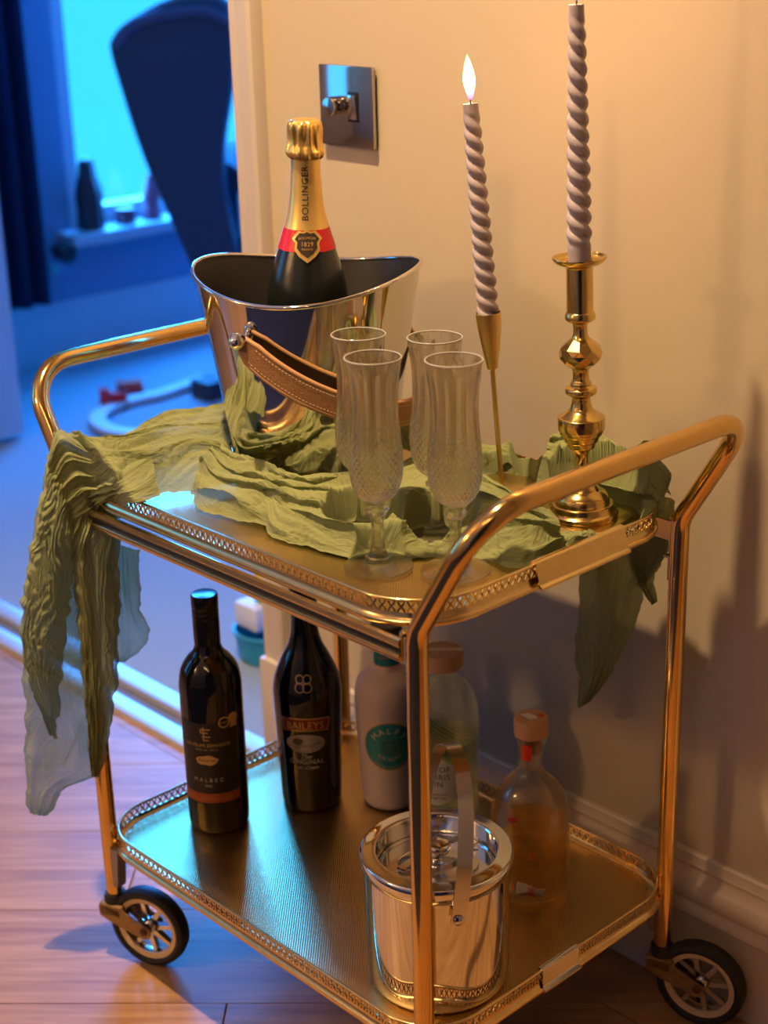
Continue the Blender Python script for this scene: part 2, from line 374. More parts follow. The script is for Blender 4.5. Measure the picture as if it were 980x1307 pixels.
def rect(x0, y0, x1, y1, nx=8):
    v = []; f = []
    for i in range(nx+1): x = x0+(x1-x0)*i/nx; v += [(x, y0, 0), (x, y1, 0)]
    for i in range(nx): a = 2*i; f.append((a, a+2, a+3, a+1))
    return v, f
def interp_r(prof):
    z = np.array([p[1] for p in prof]); r = np.array([p[0] for p in prof]); o = np.argsort(z, kind='stable'); z = z[o]; r = r[o]
    return lambda q: float(np.interp(q, z, r))

# ------------------------------------------------------------------ setting
YW = 0.445; HX0, HX1, HY0 = -2.6, 2.4, -2.2; BX0, BY1, BX1 = -2.49, 3.7, 1.2; ZC = 2.4; DX0, DX1 = -1.95, -0.204
def wallbox(name, a, b, m=WALLM, parent=None): 
    o = boxobj(name, a, b, m, parent)
    return struct(o) if parent is None else o
wr = wallbox('wall_right', (DX1, YW, -0.02), (HX1, YW+0.12, ZC))
wallbox('wall_left', (HX0, YW, -0.02), (DX0, YW+0.12, ZC), WALLM)
wallbox('wall_back', (DX0, YW, 2.05), (DX1, YW+0.12, ZC), WALLM)
wallbox('wall_front', (HX0-0.1, HY0-0.1, -0.02), (HX1+0.1, HY0, ZC))
wallbox('wall_right_end', (HX1, HY0, -0.02), (HX1+0.1, YW+0.12, ZC))
# hall end wall with a glazed opening
e = MB().box((HX0-0.1, HY0, 0), (HX0, -2.1, ZC)).box((HX0-0.1, -1.1, 0), (HX0, YW, ZC)).box((HX0-0.1, -2.1, 0), (HX0, -1.1, 0.62)).box((HX0-0.1, -2.1, 2.1), (HX0, -1.1, ZC)); struct(link('wall_left_end', e.mk('wall_left_end', WALLM, None)))
def window(name, x, y0, y1, z0, z1, nb):
    fr = MB(); t = 0.05
    fr.box((x-0.03, y0, z0), (x+0.03, y0+t, z1)).box((x-0.03, y1-t, z0), (x+0.03, y1, z1)).box((x-0.03, y0+t, z0), (x+0.03, y1-t, z0+t)).box((x-0.03, y0+t, z1-t), (x+0.03, y1-t, z1))
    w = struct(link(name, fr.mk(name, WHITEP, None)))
    for k in range(1, nb):
        y = y0+(y1-y0)*k/nb; link('mullion', MB().box((x-0.025, y-0.03, z0+t), (x+0.025, y+0.03, z1-t)).mk('mullion', WHITEP, None), w)
    for k in range(nb):
        a = y0+t/2+(y1-y0-t)*k/nb+0.031; b = y0+t/2+(y1-y0-t)*(k+1)/nb-0.031
        link('pane', MB().box((x-0.003, a, z0+t), (x+0.003, b, z1-t)).mk('pane', PANE, None), w)
    return w
window('window_2', HX0-0.05, -2.1, -1.1, 0.62, 2.1, 1)
# ceilings and back room shell
wallbox('ceiling', (HX0-0.1, HY0-0.1, ZC), (HX1+0.1, BY1+0.1, ZC+0.08), CEIL)
WY0, WY1, WZ0, WZ1 = 1.60, 3.10, 0.37, 2.10
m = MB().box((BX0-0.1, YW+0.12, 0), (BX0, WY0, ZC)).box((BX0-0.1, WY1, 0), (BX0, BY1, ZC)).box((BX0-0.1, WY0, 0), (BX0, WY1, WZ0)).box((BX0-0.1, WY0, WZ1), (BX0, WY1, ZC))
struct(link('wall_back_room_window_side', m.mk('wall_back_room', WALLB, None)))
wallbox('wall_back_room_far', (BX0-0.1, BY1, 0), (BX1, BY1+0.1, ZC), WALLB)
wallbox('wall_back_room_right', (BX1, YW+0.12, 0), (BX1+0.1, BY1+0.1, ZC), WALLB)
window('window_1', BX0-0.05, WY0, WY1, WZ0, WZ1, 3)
sill = boxobj('window_sill', (BX0-0.02, WY0-0.05, WZ0-0.035), (BX0+0.10, WY1+0.05, WZ0), WHITEP, None, 0.006); struct(sill); sill.name = 'trim_1'
# floors
fl = struct(boxobj('floor', (HX0-0.1, HY0-0.1, -0.03), (HX1+0.1, YW+0.04, -0.006), mat('floor underlay', (0.03, 0.02, 0.015), 0.9)))
def clip(poly, a, b, c):   # keep a*x+b*y<=c
    out = []
    for i in range(len(poly)):
        p, q = poly[i], poly[(i+1) % len(poly)]; dp = a*p[0]+b*p[1]-c; dq = a*q[0]+b*q[1]-c
        if dp <= 0: out.append(p)
        if dp*dq < 0: t = dp/(dp-dq); out.append((p[0]+(q[0]-p[0])*t, p[1]+(q[1]-p[1])*t))
    return out
A45 = R_(44.8); dx, dy = cos(A45), sin(A45); nx_, ny_ = -dy, dx
flc = np.array(fl.location)
def plank(poly, ang):
    if len(poly) < 3: return
    c = np.mean(np.array(poly), axis=0); ar = 0
    for i in range(len(poly)): p, q = poly[i], poly[(i+1) % len(poly)]; ar += p[0]*q[1]-q[0]*p[1]
    if abs(ar) < 0.004: return
    loc = []; ca, sa = cos(-ang), sin(-ang)
    for p in poly:
        x, y = p[0]-c[0], p[1]-c[1]; loc.append((x*ca-y*sa, x*sa+y*ca))
    n = len(loc); sh = [(x*(1-0.0009/max(1e-3, math.hypot(x, y))), y*(1-0.0009/max(1e-3, math.hypot(x, y)))) for x, y in loc]
    v = [(x, y, -0.006) for x, y in loc]+[(x, y, -0.0009) for x, y in loc]+[(x, y, 0) for x, y in sh]
    f = [tuple(range(2*n, 3*n))]
    for i in range(n): j = (i+1) % n; f += [(i, j, n+j, n+i), (n+i, n+j, 2*n+j, 2*n+i)]
    o = link('floor_plank', mesh('floor_plank', v, f, WOOD, None), fl, (c[0]-flc[0], c[1]-flc[1], -flc[2]), (0, 0, ang))
PW, PL = 0.187, 1.25
for k in range(-22, 16):
    d0 = 0.0825+k*PW; off = (k*0.437) % 1.0*PL
    for j in range(-5, 5):
        s0 = j*PL+off
        P4 = [(dx*s+nx_*d, dy*s+ny_*d) for s, d in ((s0+0.0006, d0+0.0006), (s0+PL-0.0006, d0+0.0006), (s0+PL-0.0006, d0+PW-0.0006), (s0+0.0006, d0+PW-0.0006))]
        for (a_, b_, c_) in ((1, 0, HX1), (-1, 0, -HX0), (0, -1, -HY0)): P4 = clip(P4, a_, b_, c_) if P4 else P4
        if not P4: continue
        A = clip(P4, 0, 1, 0.3425)
        B2 = clip(P4, 0, -1, -0.3437) if P4 else []
        plank(A, A45)
        if B2:
            B2 = clip(B2, 0, 1, YW if (np.mean([p[0] for p in B2]) > -0.2) else 0.362)
            plank(B2, A45)
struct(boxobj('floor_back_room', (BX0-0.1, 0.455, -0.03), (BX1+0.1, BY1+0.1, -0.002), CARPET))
th = struct(boxobj('trim_2', (DX0, 0.392, -0.02), (DX1+0.002, 0.455, 0.001), mat('door sill strip', (0.16, 0.14, 0.13), 0.6)))
thc = np.array(th.location)
for y0, y1, z in ((0.363, 0.398, 0.009), (0.425, 0.462, 0.011)):
    boxobj('threshold_strip', np.array((DX0, y0, -0.02))-thc, np.array((DX1-0.001, y1, z))-thc, ALU, th, 0.004)
# skirting: moulded profile swept along the wall
def skirting(name, x0, x1, yw, m, H=0.180, sgn=-1, k=1.0):
    P = [(0, H), (0.004, H), (0.0065, H-0.003), (0.007, H-0.012), (0.0085, H-0.015), (0.006, H-0.021), (0.0075, H-0.027), (0.012, H-0.033), (0.0165, H-0.041), (0.018, H-0.050), (0.0155, H-0.056), (0.013, H-0.0585), (0.0185, H-0.062), (0.020, H-0.066), (0.020, H-0.072), (0.016, H-0.0745), (0.014, H-0.08), (0.014, 0.0), (0, 0)]
    v = []; n = len(P)
    for x in (x0, x1): v += [(x, yw+sgn*d*k, z) for d, z in P]
    f = [(i, i+1, n+i+1, n+i) for i in range(n-1)]+[tuple(range(n))[::-1], tuple(range(n, 2*n))]
    return struct(link(name, mesh(name, v, f, m, 35)))
skirting('baseboard_right', -0.150, HX1, YW, SKIRT)
skirting('baseboard_left', HX0, DX0-0.05, YW, SKIRT)
# back room skirting (along the window wall)
def skirting_x(name, y0, y1, xw, m, H=0.17, thin=0.018):
    P = [(0, H), (thin*0.4, H), (thin*0.5, H-0.02), (thin*0.9, H-0.035), (thin, H-0.045), (thin, 0), (0, 0)]; v = []; n = len(P)
    for y in (y0, y1): v += [(xw+d, y, z) for d, z in P]
    return struct(link(name, mesh(name, v, [(i, i+1, n+i+1, n+i) for i in range(n-1)]+[tuple(range(n))[::-1], tuple(range(n, 2*n))], m, 35)))
skirting_x('baseboard_back', YW+0.12, BY1, BX0, WHITEP)
# architrave: stepped board with bead, door casing to the left of the switch
P = [(-0.204, 0), (-0.204, 0.018), (-0.194, 0.018), (-0.1925, 0.0165), (-0.191, 0.018), (-0.168, 0.020), (-0.163, 0.017), (-0.1605, 0.010), (-0.1605, 0)]
v = []; n = len(P)
for z in (0.182, 2.12): v += [(x, YW-d, z) for x, d in P]
arch = struct(link('trim_3', mesh('architrave', v, [(i, i+1, n+i+1, n+i) for i in range(n-1)]+[tuple(range(n))[::-1], tuple(range(n, 2*n))], ARCHI, 35)))
struct(boxobj('trim_4', (-0.209, YW-0.026, 0), (-0.150, YW, 0.182), ARCHI, None, 0.004))
struct(boxobj('trim_5', (DX0-0.05, YW-0.018, 0), (DX0, YW, 2.12), ARCHI, None, 0.003))
struct(boxobj('trim_6', (DX0, YW-0.018, 2.05), (-0.204, YW, 2.12), ARCHI, None, 0.003))
# white door leaf opened into the back room
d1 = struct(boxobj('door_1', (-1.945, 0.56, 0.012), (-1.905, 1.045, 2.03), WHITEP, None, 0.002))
for z0, z1 in ((-0.9, -0.15), (0.0, 0.9)): boxobj('door_panel', (0.019, -0.15, z0), (0.026, 0.15, z1), WHITEP, d1, 0.003)
boxobj('door_handle', (0.02, 0.16, -0.06), (0.05, 0.19, 0.06), CHROME2, d1, 0.004)
# ceiling spot fitting that gives the warm light
t = thing('ceiling_spotlight', 'round steel ceiling spotlight above the trolley', 'light', (0.14, -0.15, 2.4)); 
v, f = lathe([(0.045, 0.0), (0.045, -0.006), (0.034, -0.01), (0.030, -0.045), (0.027, -0.045), (0.027, -0.012)], 32, cap0=True, cap1=False); link('housing', mesh('housing', v, f, CHROME2), t)
t = thing('wall_lamp', 'warm glowing hall lamp with a steel bracket', 'lamp', (-0.60, HY0+0.02, 1.75)); 
v, f = lathe(smoothprof([(0.001, -0.02), (0.05, 0), (0.08, 0.10), (0.05, 0.2)], 5), 24, cap1=False); link('shade', mesh('shade', v, f, mat('lamp shade', (0.7, 0.5, 0.3), 0.6, emis=(1, 0.6, 0.3), estr=2.0)), t, (0, 0.08, -0.28))
link('bracket', MB().box((-0.02, -0.02, -0.3), (0.02, 0.10, -0.285)).mk('bracket', CHROME2, None), t)

# ------------------------------------------------------------------ light switch
s = 0.0945; t = thing('light_switch', 'brushed steel dimmer and rocker switch plate on the beige wall', 'light switch', (0.0003, YW, 0.9715))
boxobj('face_plate', (-s/2, -0.009, -s/2), (s/2, -0.004, s/2), SOCK, t, 0.0018)
boxobj('back_box', (-s/2+0.004, -0.004, -s/2+0.004), (s/2-0.004, 0, s/2-0.004), SOCKD, t)
v, f = lathe([(0.0, 0.0), (0.011, 0.0), (0.0115, 0.001), (0.0115, 0.012), (0.0105, 0.0145), (0.0, 0.0155)], 32); 
k = link('dimmer_knob', mesh('dimmer_knob', v, f, SOCK), t, (-0.016, -0.009, 0.0), (pi/2, 0, 0))
boxobj('rocker_frame', (0.004, -0.0100, -0.0175), (0.0225, -0.0085, 0.0175), SOCKD, t, 0.001)
rk = boxobj('rocker', (0.0065, -0.0125, -0.0145), (0.020, -0.0095, 0.0145), CHROME, t, 0.0008); rk.rotation_euler = (R_(6), 0, 0)

# ------------------------------------------------------------------ trolley
XL, XR, YN, YF = 0.0146, 0.5468, 0.006, 0.383
TR = thing('drinks_trolley', 'two-tier gold drinks trolley with pierced galleries and spoked wheels', 'trolley', (0.28, 0.195, 0))
T0 = np.array((0.28, 0.195, 0.0))
def tp(name, vf, m, parent=TR, smooth=30, label=None, org=None):
    """part from world-space verts"""
    o = T0 if org is None else np.array(org)
    v = [tuple(np.array(p)-o) for p in vf[0]]
    return link(name, mesh(name, v, vf[1], m, smooth), parent, None, None, label)
rt = 0.0099
def side_frame(xp, xh):
    pts = [(xp, YN, 0.083), (xp, YN, 0.600), (xh, YN, 0.7276), (xh, YF, 0.7276), (xp, YF, 0.600), (xp, YF, 0.083)]
    path = fillet(pts, [0.045, 0.055, 0.055, 0.045], 12)
    dense = []
    for i in range(len(path)-1):
        a, b = path[i], path[i+1]; n = max(1, int((b-a).length/0.03))
        for k in range(n): dense.append(a+(b-a)*k/n)
    dense.append(path[-1]); return tp('tube_frame', tube(dense, rt, 20), GOLD)
side_frame(XL, XL-0.0763); side_frame(XR, XR+0.0763)

def perim_sweep(path, prof):
    """closed sweep of a (outward, z) profile round a plan path"""
    n = len(path); v = []; f = []; P = np.array(path); m = len(prof)
    d = np.roll(P, -1, 0)-np.roll(P, 1, 0); d /= np.linalg.norm(d, axis=1)[:, None]; N = np.stack([d[:, 1], -d[:, 0]], 1)
    for i in range(n):
        for (o, z) in prof: v.append((P[i][0]+N[i][0]*o, P[i][1]+N[i][1]*o, z))
    for i in range(n):
        j = (i+1) % n
        for k in range(m): q = (k+1) % m; f.append((i*m+k, j*m+k, j*m+q, i*m+q))
    return v, f
def gallery(path, zlo, zhi, P0=0.0088, th=0.0007, w=0.00095):
    """crossing curved bars: pierced fretwork"""
    P = np.array(path+[path[0]]); L = np.concatenate([[0], np.cumsum(np.linalg.norm(np.diff(P, axis=0), axis=1))]); tot = L[-1]; n = int(round(tot/P0)); P0 = tot/n
    def at(s):
        s = s % tot; x = np.interp(s, L, P[:, 0]); y = np.interp(s, L, P[:, 1])
        s2 = (s+0.001) % tot; s1 = (s-0.001) % tot
        d = np.array([np.interp(s2, L, P[:, 0])-np.interp(s1, L, P[:, 0]), np.interp(s2, L, P[:, 1])-np.interp(s1, L, P[:, 1])]); d /= np.linalg.norm(d)+1e-12
        return np.array([x, y]), d
    v = []; f = []; K = 6
    for i in range(n):
        for sg in (-1, 1):
            b = len(v)
            for k in range(K+1):
                t = k/K; off = sg*0.36*P0*cos(pi*t); p, d = at((i+0.5)*P0+off); nn = np.array([d[1], -d[0]]); z = zlo+(zhi-zlo)*t
                ww = w*(1.15 if 0.3 < t < 0.7 else 0.9)
                for (a, o) in ((-ww, -th), (ww, -th), (ww, th), (-ww, th)): q = p+d*a+nn*o; v.append((q[0], q[1], z))
            for k in range(K):
                for c in range(4): e2 = (c+1) % 4; f.append((b+k*4+c, b+k*4+e2, b+(k+1)*4+e2, b+(k+1)*4+c))
    return v, f
def tray(x0, y0, x1, y1, r, zt, zf, name, label):
    path = rrect(x0, y0, x1, y1, r)
    inner = rrect(x0+0.004, y0+0.004, x1-0.004, y1-0.004, r-0.004, 0.006)
    # sheet: flat floor as a fan, cove, and rolled lower edge
    n = len(path); v = []; f = []
    P = np.array(path); d = np.roll(P, -1, 0)-np.roll(P, 1, 0); d /= np.linalg.norm(d, axis=1)[:, None]; N = np.stack([d[:, 1], -d[:, 0]], 1)
    prof = [(-0.011, zf), (-0.007, zf-0.0004), (-0.004, zf+0.0010), (-0.0020, zf+0.0030), (-0.0012, zf+0.0040), (0.0004, zf+0.0040), (0.0007, zf+0.001), (0.0018, zf-0.002), (0.0040, zf-0.0035), (0.0046, zf-0.0058), (0.0036, zf-0.0082), (0.0010, zf-0.0094), (-0.002, zf-0.0080), (-0.003, zf-0.004), (-0.010, zf-0.0025)]
    m = len(prof)
    for i in range(n):
        for (o, z) in prof: v.append((P[i][0]+N[i][0]*o, P[i][1]+N[i][1]*o, z))
    for i in range(n):
        j = (i+1) % n
        for k in range(m-1): f.append((i*m+k, j*m+k, j*m+k+1, i*m+k+1))
    fl_i = [i*m for i in range(n)]; bo_i = [i*m+m-1 for i in range(n)]
    t = tp('tray', (v, f+[tuple(bo_i[::-1])]), GOLD2, TR, 40, label)
    tp('tray_floor', ([v[i] for i in fl_i], [tuple(range(n))]), TRAYF, t, None)
    tp('gallery', gallery(path, zf+0.0035, zt-0.0022), GALL, t, 40)
    tp('rim', perim_sweep(path, [(0.0019*cos(a), zt-0.0015+0.0016*sin(a)) for a in np.linspace(0, 2*pi, 8, endpoint=False)]), GOLD2, t, 60)
    return t, path
TT, tpath = tray(0.010, 0.006, 0.5485, 0.384, 0.072, 0.6204, 0.603, 'top', 'upper tray')
TB, bpath = tray(0.000, 0.000, 0.5622, 0.3903, 0.064, 0.1802, 0.162, 'bottom', 'lower tray')
# folded sheet clips over the right-hand rims
def clip_plate(x, ya, yb, zt, drop, out, name, parent, m, inner=0.004):
    prof = [(-inner, zt-0.006), (-inner, zt+0.0005), (-inner+0.0015, zt+0.0022), (0.0015, zt+0.0022), (0.0035, zt+0.0008), (out, zt-drop), (out+0.0035, zt-drop-0.0015), (out+0.0035, zt-drop-0.004), (out-0.001, zt-drop-0.003), (0.0022, zt-0.001), (-inner+0.0012, zt), (-inner+0.0012, zt-0.006)]
    v = []; n = len(prof)
    for y in (ya, yb): v += [(x+a, y, z) for a, z in prof]
    tp(name, (v, [(i, (i+1) % n, n+(i+1) % n, n+i) for i in range(n)]+[tuple(range(n))[::-1], tuple(range(n, 2*n))]), m, parent, 35)
clip_plate(0.5485, 0.155, 0.285, 0.6204, 0.0195, 0.0085, 'rim_clip', TT, GOLD2)
clip_plate(0.5622, 0.156, 0.212, 0.1802, 0.020, 0.004, 'rim_clip', TB, CHROME2)
# grooved long rails under the top tray, hooks, and brackets
def long_rail(y, sg):
    prof = [(0, 0.5925), (0.003, 0.5935), (0.006, 0.5925), (0.0068, 0.588), (0.0055, 0.5855), (0.0042, 0.585), (0.0042, 0.5795), (0.0060, 0.5790), (0.0070, 0.5765), (0.0062, 0.5725), (0.003, 0.571), (0, 0.5718)]
    v = []; n = len(prof)
    for x in (XL+0.0098, XR-0.0125): v += [(x, y+sg*a, z) for a, z in prof]
    f = [(i, (i+1) % n, n+(i+1) % n, n+i) for i in range(n)]+[tuple(range(n))[::-1], tuple(range(n, 2*n))]
    r = tp('side_rail', (v, f), GOLD2, TR, 35)
    b = 0.0045 if sg < 0 else -0.0045
    m = MB().box((XL+0.0098, min(y+sg*0.0042, y+sg*0.0046), 0.580), (XR-0.0125, max(y+sg*0.0042, y+sg*0.0046), 0.5845))
    tp('rail_groove', (m.v, m.f), SOCKD, r, None)
long_rail(0.002, -1); long_rail(0.387, 1)
for x in (XL, XR):
    sx = 1 if x == XL else -1
    for y in (YN, YF):
        sy = 1 if y == YN else -1
        # hook plate at the upper corner
        m = MB().box((x+sx*0.008, y-0.0015, 0.560), (x+sx*0.0125, y+0.0015, 0.596)).box((x+sx*0.007, y+sy*0.002-0.003, 0.556), (x+sx*0.0155, y+sy*0.002+0.004, 0.5585)).box((x+sx*0.0105, y-0.001, 0.530), (x+sx*0.0135, y+0.002, 0.558))
        tp('corner_hook', (m.v, m.f), GOLD2, TR, None)
        v, f = lathe([(0, 0), (0.0035, 0.0005), (0.0042, 0.002), (0.0042, 0.004), (0.003, 0.0055), (0, 0.006)], 14)
        tp('corner_rivet', ([(x+sx*0.0115+p[0], y-sy*0.0015-sy*p[2], 0.597+p[1]) for p in v], f), GOLD, TR)
        # cast bracket under the lower tray
        a = x+sx*0.007; pr = [(a, 0.154), (a+sx*0.014, 0.154), (a+sx*0.016, 0.150), (a+sx*0.013, 0.128), (a+sx*0.011, 0.108), (a+sx*0.008, 0.102), (a, 0.102)]
        n = len(pr); v = [(p, y-0.006, z) for p, z in pr]+[(p, y+0.006, z) for p, z in pr]
        tp('lower_bracket', (v, [(i, (i+1) % n, n+(i+1) % n, n+i) for i in range(n)]+[tuple(range(n)), tuple(range(n, 2*n))[::-1]]), GREYM, TR, 20)
# casters
RW = 0.0515
def caster(x, y, ang):
    c = thing('caster', 'x', 'x', (x-T0[0], y-T0[1], 0), (0, 0, ang)); del c['label']; del c['category']; c.parent = TR
    off = 0.047
    v, f = lathe([(0.0115, 0.0700), (0.0135, 0.0715), (0.0135, 0.084), (0.0125, 0.0875), (0.0102, 0.0875)], 24, cap1=False); link('collar', mesh('collar', v, f, RUBBER), c)
    # fork cheeks: tapered plates either side of the wheel, joined by a crown
    for s_ in (-1, 1):
        o2 = [(-0.015, 0.072), (0.016, 0.076), (0.022, 0.070), (off+0.008, 0.055), (off+0.0095, 0.048), (off+0.006, 0.042), (off-0.002, 0.0405), (0.004, 0.052), (-0.014, 0.060)]
        n = len(o2); ya, yb = s_*0.0125, s_*0.0148
        v = [(a, ya, z) for a, z in o2]+[(a, yb, z) for a, z in o2]
        link('fork', mesh('fork', v, [(i, (i+1) % n, n+(i+1) % n, n+i) for i in range(n)]+[tuple(range(n)), tuple(range(n, 2*n))[::-1]], FORKM, 20), c)
        v, f = lathe([(0.005, 0), (0.005, 0.0015), (0.004, 0.0025), (0, 0.003)], 18, cap0=False); link('axle_nut', mesh('axle_nut', [(p[0]+off, s_*(0.0148+p[2]), p[1]+RW) for p in v], f, mat('rusty nut', (0.12, 0.05, 0.03), 0.6, 0.5)), c)
    boxobj('fork_crown', (-0.0155, -0.0148, 0.060), (0.017, 0.0148, 0.0765), FORKM, c, 0.003)
    # wheel parts, axis along local y
    def ax(vf): return [(p[0]+off, p[2], p[1]+RW) for p in vf[0]], vf[1]
    ty = [(RW-0.0105, -0.0085), (RW-0.006, -0.0105), (RW-0.0015, -0.0085), (RW, -0.003), (RW, 0.003), (RW-0.0015, 0.0085), (RW-0.006, 0.0105), (RW-0.0105, 0.0085), (RW-0.0105, -0.0085)]
    v, f = ax(lathe(ty, 56, cap0=False, cap1=False)); link('tyre', mesh('tyre', v, f, RUBBER, 40), c)
    rm = [(RW-0.0102, -0.0080), (RW-0.0102, 0.0080), (RW-0.0170, 0.0066), (RW-0.0172, 0.0045), (RW-0.0150, 0.003), (RW-0.0150, -0.003), (RW-0.0172, -0.0045), (RW-0.0170, -0.0066), (RW-0.0102, -0.0080)]
    v, f = ax(lathe(rm, 56, cap0=False, cap1=False)); link('wheel_rim', mesh('wheel_rim', v, f, CREAMR, 30), c)
    v, f = ax(lathe([(RW-0.0152, -0.004), (RW-0.0152, 0.004), (RW-0.0175, 0.0035), (RW-0.0180, 0), (RW-0.0175, -0.0035), (RW-0.0152, -0.004)], 48, cap0=False, cap1=False)); link('inner_ring', mesh('inner_ring', v, f, CHROME2, 30), c)
    v, f = ax(lathe([(0.0, -0.0085), (0.0075, -0.0085), (0.008, -0.006), (0.008, 0.006), (0.0075, 0.0085), (0.0, 0.0085)], 24)); link('hub', mesh('hub', v, f, CHROME2, 30), c)
    sp = None
    for k in range(8):
        a = 2*pi*k/8+0.2
        if sp is None:
            mb = MB(); r0, r1 = 0.006, RW-0.0165
            for (w0, h0, r) in ((0.0034, 0.0042, r0), (0.0026, 0.0030, r1)): mb.v += [(r, -h0, -w0), (r, 0, -w0*0.9), (r, h0, -w0), (r, h0, w0), (r, 0, w0*0.9), (r, -h0, w0)]
            mb.f = [(i, (i+1) % 6, 6+(i+1) % 6, 6+i) for i in range(6)]; sp = mb.mk('spoke', CHROME2, 40)
        link('spoke', sp, c, (off, 0, RW), (0, -a, 0))
ta = math.atan2(0.37, 0.93)
caster(XL, YN, ta); caster(XR, YF, 0.30); caster(XL, YF, ta+0.5); caster(XR, YN, ta-0.3)

# navy cupboard added behind the camera to give the metal something dark to reflect
t = thing('added_cupboard', 'tall navy cupboard with two plain doors, added out of view for dark reflections', 'cupboard', (2.10, -1.60, 0))
boxobj('carcass', (-0.28, -0.58, 0), (0.28, 0.58, 2.1), NAVYC, t, 0.004)
for y in (-0.29, 0.29):
    d = boxobj('door', (-0.30, y-0.28, 0.05), (-0.281, y+0.28, 2.05), NAVYC, t, 0.003); boxobj('handle', (-0.03, -0.01, -0.08), (-0.011, 0.01, 0.08), CHROME2, d)

# ------------------------------------------------------------------ bottles
def cam_phi(x, y): return math.atan2(CAM[1]-y, CAM[0]-x)
ZT, ZB = 0.6032, 0.1622
def outer_inner(prof, th, zb):
    """closed glass wall from an outer profile (bottom to top)"""
    inner = [(max(0.0005, r-th), z) for r, z in prof if z > zb+th]
    return prof+[(prof[-1][0]-th*0.5, prof[-1][1]+th*0.3)]+inner[::-1]+[(0.0, zb+th)]

# --- Malbec
bx, by = 0.0770, 0.1235; ph = cam_phi(bx, by)
t = thing('wine_bottle', 'black red wine bottle with screw cap and orange-banded label, at left of lower tray', 'bottle', (bx, by, ZB))
pr = smoothprof([(0.028, 0), (0.0335, 0.001), (0.0355, 0.004), (0.0365, 0.012), (0.0365, 0.012), (0.0368, 0.10), (0.0372, 0.175), (0.0372, 0.175), (0.0368, 0.190), (0.0335, 0.206), (0.026, 0.2185), (0.0185, 0.227), (0.0152, 0.236), (0.0148, 0.245), (0.0148, 0.245), (0.0145, 0.262)], 7)
v, f = lathe(pr, 64); link('glass', mesh('glass', v, f, BLACKG, 50), t)
cp = [(0.0148, 0.238), (0.0154, 0.2385), (0.0156, 0.268), (0.0152, 0.2695), (0.0156, 0.271), (0.0156, 0.274), (0.0151, 0.2755), (0.0156, 0.277), (0.0156, 0.280), (0.0151, 0.2815), (0.0157, 0.283), (0.0157, 0.297), (0.0150, 0.2985)]
v, f = lathe(cp, 40, cap0=False, cap1=False); c = link('screw_cap', mesh('screw_cap', v, f, BLACKC, 30), t)
v, f = lathe([(0.0150, 0.2985), (0.0142, 0.2990), (0.013, 0.2986)], 40, cap0=False); link('cap_top', mesh('cap_top', v, f, CAPTOP), c)
rf = interp_r(pr); pl = ph-0.28
lab = link('paper_label', mesh('paper_label', *patch(rf, pl, 0.078, 0.045, 0.150, 0.0003), WINELAB), t)
link('orange_band', mesh('orange_band', *patch(rf, pl, 0.078, 0.045, 0.0575, 0.0006), ORANGE), lab)
def ink(name, vf, m, parent, rfun, phi, zc, off=0.0009, **k):
    return link(name, mesh(name, *wrap(vf, rfun, phi, zc, off, **k), m, None), parent)
mb = MB()
for (x0, y0, x1, y1) in ((-0.006, 0.006, 0.006, 0.0074), (-0.006, 0.0015, 0.0035, 0.0029), (-0.004, -0.0035, 0.006, -0.0021), (-0.0025, -0.008, 0.004, -0.0066)): mb.add(*rect(x0, y0, x1, y1))
for (x0, y0, x1, y1) in ((-0.0058, 0.0015, -0.0045, 0.0074), (-0.0025, -0.008, -0.0012, 0.010)): mb.add(*rect(x0, y0, x1, y1, 1))
ink('monogram', (mb.v, mb.f), GOLDINK, lab, rf, pl, 0.136)
ink('lettering', text_mesh('LUIS FELIPE EDWARDS', 0.0058, spacing=1.02), GOLDINK, lab, rf, pl, 0.1215)
ink('lettering', text_mesh('WINE OF CHILE', 0.0030, spacing=1.35), CREAMINK, lab, rf, pl, 0.1160)
ov = [(0.0135*cos(a)*(1+0.05*sin(7*a)), 0.0062*sin(a)*(1+0.12*sin(5*a+1))) for a in np.linspace(0, 2*pi, 36, endpoint=False)]
ink('gold_crest', polyart(ov), GOLDINK, lab, rf, pl, 0.1020)
ink('lettering', text_mesh('Reserva', 0.0068), WINELAB, lab, rf, pl, 0.1023, 0.0012)
ink('lettering', text_mesh('MALBEC', 0.0068, spacing=1.7), CREAMINK, lab, rf, pl, 0.0755)
ink('lettering', text_mesh('2020', 0.0042), CREAMINK, lab, rf, pl, 0.0680)
ink('lettering', text_mesh('VALLE CENTRAL | CHILE', 0.0046, spacing=1.15), mat('faint ink on orange', (0.62, 0.20, 0.06), 0.5), lab, rf, pl, 0.0510)
md = MB(); md.add(*ring(0, 0, 0.0064, 0.0016)); ink('medal', (md.v, md.f), GOLDINK, lab, rf, pl+0.62, 0.1500)
ink('medal', text_mesh('GOLD', 0.0036), GOLDINK, lab, rf, pl+0.62, 0.1500)
ink('medal', polyart([(0.0064*cos(a), 0.0064*sin(a)) for a in np.linspace(0, 2*pi, 24, endpoint=False)]), GOLDINK, lab, rf, pl+0.93, 0.1535)
ink('medal', rect(-0.0045, -0.012, 0.0045, -0.004, 2), GOLDINK, lab, rf, pl+0.93, 0.1535)

